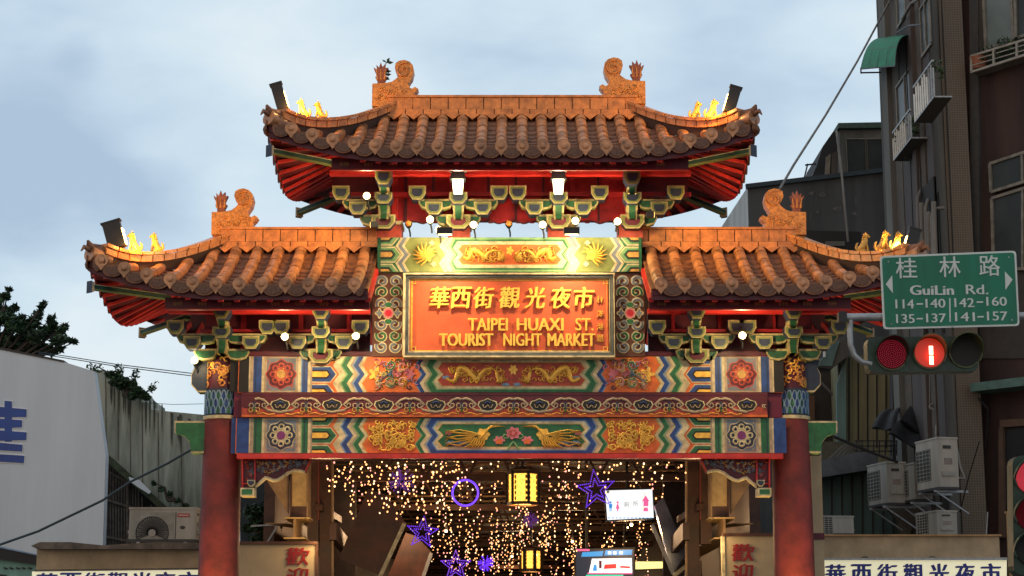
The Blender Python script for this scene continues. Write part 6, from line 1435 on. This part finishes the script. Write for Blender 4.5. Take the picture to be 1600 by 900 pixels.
# sheds and clutter between the gate and the tall building
def seams(b, x0, x1, y0_, y1_, Y, st_, m):
    x = x0
    while x < x1: a, c = P(x, y0_, Y), P(x, y1_, Y); b.bar(a, c, .03, .035, m); x += st_
olv = M('olive_corrugated', (.20,.185,.105), .7, .3, 2.5, .1, 10, streak=True); tea = M('teal_corrugated', (.055,.10,.088), .65, .25, 2.5, .1, 10, streak=True); tli = M('pale_teal_sheet', (.10,.17,.16), .6, .25, 3, streak=True)
t = thing('olive_shed', (P(1360, 800, 16).x, 16, 0), 'olive ribbed metal shed under the traffic signal', 'shed'); b = MB(); a, c = P(1308, 556, 16), P(1395, 556, 16); b.box(a.x, c.x, 16, 19, 3.5, P(1350, 556, 16).z, olv); b.build('wall', t)
b = MB(); seams(b, 1312, 1394, 558, 700, 15.99, 14.5, M('seam_dark', (.03,.028,.022), .8)); b.build('ribs', t)
b = MB(); slab(b, [(1396,700),(1416,700),(1416,590),(1408,562),(1396,560)], 15.9, .4, gstr); b.build('corner_post', t)
b = MB(); slab(b, [(1308,715),(1322,715),(1322,560),(1308,600)], 15.6, .2, tli); b.build('teal_strip', t)
b = MB(); slab(b, [(1273,574),(1300,576),(1326,555),(1322,528),(1310,530)], 15.4, .5, gstr); slab(b, [(1276,572),(1300,572),(1312,533),(1305,532)], 15.35, .1, tli); b.bar(P(1288,558,15.2), P(1288,537,15.2), .05, .05, white); b.bar(P(1290,538,15.2), P(1304,534,15.2), .05, .04, white); b.build('lean_to_roof', t)
t = thing('dark_lean_to', (P(1290, 700, 17).x, 17, 0), 'dark brown lean-to wall right behind the right column top', 'shed'); b = MB(); slab(b, [(1262,712),(1309,712),(1309,574),(1262,574)], 17, 1, M('dark_brown_board', (.035,.028,.024), .8, .3, 3)); b.build('wall', t); b = MB(); slab(b, [(1262,700),(1273,700),(1273,618),(1262,618)], 16.7, .2, M('rust_brown_board', (.10,.05,.025), .7)); b.bar(P(1282,597,16.8), P(1302,617,16.8), .06, .06, gstr); b.build('bracing', t)
t = thing('teal_shed', (P(1340, 840, 12).x, 12, 0), 'teal ribbed metal shed wall above the right beige parapet', 'shed'); b = MB(); slab(b, [(1262,870),(1410,870),(1410,736),(1340,738),(1262,748)], 12, 3, tea); b.build('wall', t); b = MB(); seams(b, 1284, 1408, 742, 860, 11.98, 16, MATS['seam_dark']); b.build('ribs', t)
b = MB(); slab(b, [(1262,749),(1372,732),(1372,708),(1340,706),(1262,725)], 11.4, .8, M('slate_ledge', (.075,.085,.095), .7, .25, 3)); b.build('ledge', t)
b = MB(); slab(b, [(1284,720),(1345,708),(1345,690),(1284,690)], 12.6, .3, M('junk_olive', (.09,.085,.055), .8)); 
for k in range(4): b.bar(P(1290+k*8, 722, 11.9), P(1320+k*6, 694, 11.9), .05, .04, gstr)
b.build('stacked_junk', t)
b = MB()
for k in range(8): b.bar(P(1338+k*9,688,11.7), P(1338+k*9,712,11.7), .025, .025, black)
for y in (689, 697, 705): b.bar(P(1336,y,11.7), P(1402,y,11.7), .025, .025, black)
tag(b.build('wire_cage', None, P(1370,700,11.7)), 'black wire mesh cage above the teal shed', 'cage')
b = MB(); slab(b, [(1395,905),(1480,905),(1480,560),(1395,560)], 13.5, .4, M('dark_back_wall', (.035,.030,.030), .85, .3, 2)); tag(b.build('back_wall', None, (P(1430,850,13.5).x, 13.5, 0)), 'dark back wall behind the hanging air conditioners', 'wall')
# awning hoods of black sheeting
blk = M('black_tarpaulin', (.014,.014,.016), .6, .3, 3, .4, 8)
def hood(lb, top_, low, Y0, Y1):
    (x0,y0_),(x1,y1_) = top_; (x2,y2_),(x3,y3_) = low; A, B_, C_, D_ = P(x0,y0_,Y1), P(x1,y1_,Y1), P(x2,y2_,Y0), P(x3,y3_,Y0); b = MB()
    b.grid(lambda u, v: A.lerp(B_, u).lerp(C_.lerp(D_, u), v)+Vector((0,0,.12))*math.sin(math.pi*v)+Vector((0,0,.03))*math.sin(9*u), 8, 6, blk); b.grid(lambda u, v: A.lerp(B_, u).lerp(C_.lerp(D_, u), v)+Vector((0,0,.12))*math.sin(math.pi*v)-Vector((0,0,.03)), 8, 6, blk)
    b.add([A, C_, C_+Vector((0,.5,-.05))], [(0,1,2)], blk); b.add([B_, D_, D_+Vector((0,.5,-.05))], [(0,1,2)], blk); tag(b.build('tarpaulin_hood', None, A), lb, 'hood')
hood('black sheet hood, smaller one left, under the traffic signal', ((1388,641),(1408,637)), ((1362,668),(1398,672)), 11.6, 12.6)
hood('larger black sheet hood sloping over the air conditioners', ((1440,626),(1478,632)), ((1408,656),(1470,700)), 11.0, 12.6)
hood('lower black sheet hood hanging left of the highest air conditioner', ((1418,655),(1462,668)), ((1390,676),(1440,706)), 10.6, 11.8)
rz = R(-76)
def acp(px, py, Y): return P(px, py, Y)
aircon(acp(1466, 768, 8.0), .95, 1.02, .42, rz, 'highest hanging air conditioner, brightest casing, beside the tiled pier', wear=M('aircon_pale', (.33,.30,.26), .5, .2, 3, streak=True))
aircon(acp(1430, 786, 9.0), .8, .78, .38, rz, 'middle hanging air conditioner half hidden behind the highest one')
aircon(acp(1387, 792, 9.4), .9, .88, .42, rz, 'hanging air conditioner over a rusty bracket, left of the hanging three')
aircon(acp(1464, 842, 7.6), .9, .52, .42, rz, 'low air conditioner standing behind the right beige parapet')
aircon(acp(1296, 838, 9), .9, .40, .4, R(6), 'flat grey air conditioner against the teal shed wall')
b = MB(); 
for k, (x, y) in enumerate(((1460,640),(1466,645),(1472,652),(1477,660))): b.tube([P(1452,636,9.6), P(x,y,9.5), P(x+9,y+22,9.5), P(1478+k,690,9.6)], .022, pm, 6)
for k in range(4): b.tube([P(1464+k*5,664,9.4), P(1463+k*5,676,9.4), P(1465+k*5,690,9.5)], .03, acw, 6)
b.tube([P(1452,636,9.6), P(1465,625,9.6), P(1488,612,9.6)], .03, gstr, 5); tag(b.build('refrigerant_pipes', None, P(1460,640,9.6)), 'bundle of pale pipes curving down to the highest air conditioner', 'pipes')
b = MB(); 
slab(b, [(1384,792),(1440,790),(1420,838),(1406,838),(1400,812)], 11.3, .1, M('rusty_sheet', (.07,.055,.04), .8, .3, 4)); tag(b.build('rusty_bracket_plate', None, P(1400,800,11)), 'dark rusty plate beneath the hanging air conditioners', 'plate')
b = MB(); b.tube([P(1493,690,7.8), P(1500,730,7.8), P(1508,748,7.8), P(1490,746,7.8)], .03, acw, 6); tag(b.build('bent_pipe', None, P(1500,700,9.3)), 'pale bent pipe right of the highest air conditioner', 'pipe')
b = MB(); a = P(1574, 800, 4); b.bar(P(1575,800,4), P(1577,900,4)-Vector((0,0,2.4)), .06, .06, tanp); b.bar(P(1570,801,4), P(1584,801,4), .05, .04, tanp); tag(b.build('tan_pole', None, P(1575,900,4)), 'thin tan pole right of the lit sign box', 'pole')
b = MB(); b.tube([P(1543,800,8.2), P(1541,835,8.2)], .02, steel, 5); tag(b.build('short_pipe', None, P(1543,820,8.2)), 'short thin pipe on the wall above the right parapet', 'pipe')

# ---------------------------------------------------------------- cables
def cable(lb, pts, r, m):
    v = [P(*p) for p in pts]
    out_ = []
    for i in range(len(v)-1):
        for k in range(6): out_.append(v[i].lerp(v[i+1], k/6))
    out_.append(v[-1]); b = MB(); b.tube(out_, r, m, 6); tag(b.build('cable', None, v[0]), lb, 'cable')
cblue = M('blue_black_cable', (.02,.04,.055), .6, .2)
cable('thick dark cable sagging across the billboard at the lower left', [(-30,860,4),(0,851,4),(60,830,4),(110,806,4),(160,782,4),(205,752,4),(260,725,4),(300,702,4)], .022, cblue)
cable('upper of two thin wires crossing the sky left of the gate', [(60,550,12),(100,556,12),(180,569,12),(305,584,12)], .010, cblue)
cable('lower of two thin wires crossing the sky left of the gate', [(60,553,12.2),(100,559,12.2),(180,572,12.2),(305,588,12.2)], .010, cblue)
cable('very thin wire low in the sky above the dark low roof', [(226,629,14),(270,632,14),(318,631,14)], .006, cblue)
cable('pale cable rising steeply from the right ridge ornament to the tall building', [(1218,296,1.5),(1240,258,3),(1290,180,6),(1340,95,9),(1390,2,12),(1400,-20,12.5)], .022, pm)
cable('dark rod running from the right green wing bracket to the air conditioners', [(1302,682,4),(1330,694,5),(1370,710,7),(1402,722,9)], .03, black)
cable('thin vertical wire hanging below the traffic signal', [(1452,582,9),(1453,640,9)], .008, pm)
cable('thin slanting wire crossing the tiled pier', [(1530,690,7),(1515,740,7.5),(1500,800,8)], .012, black)
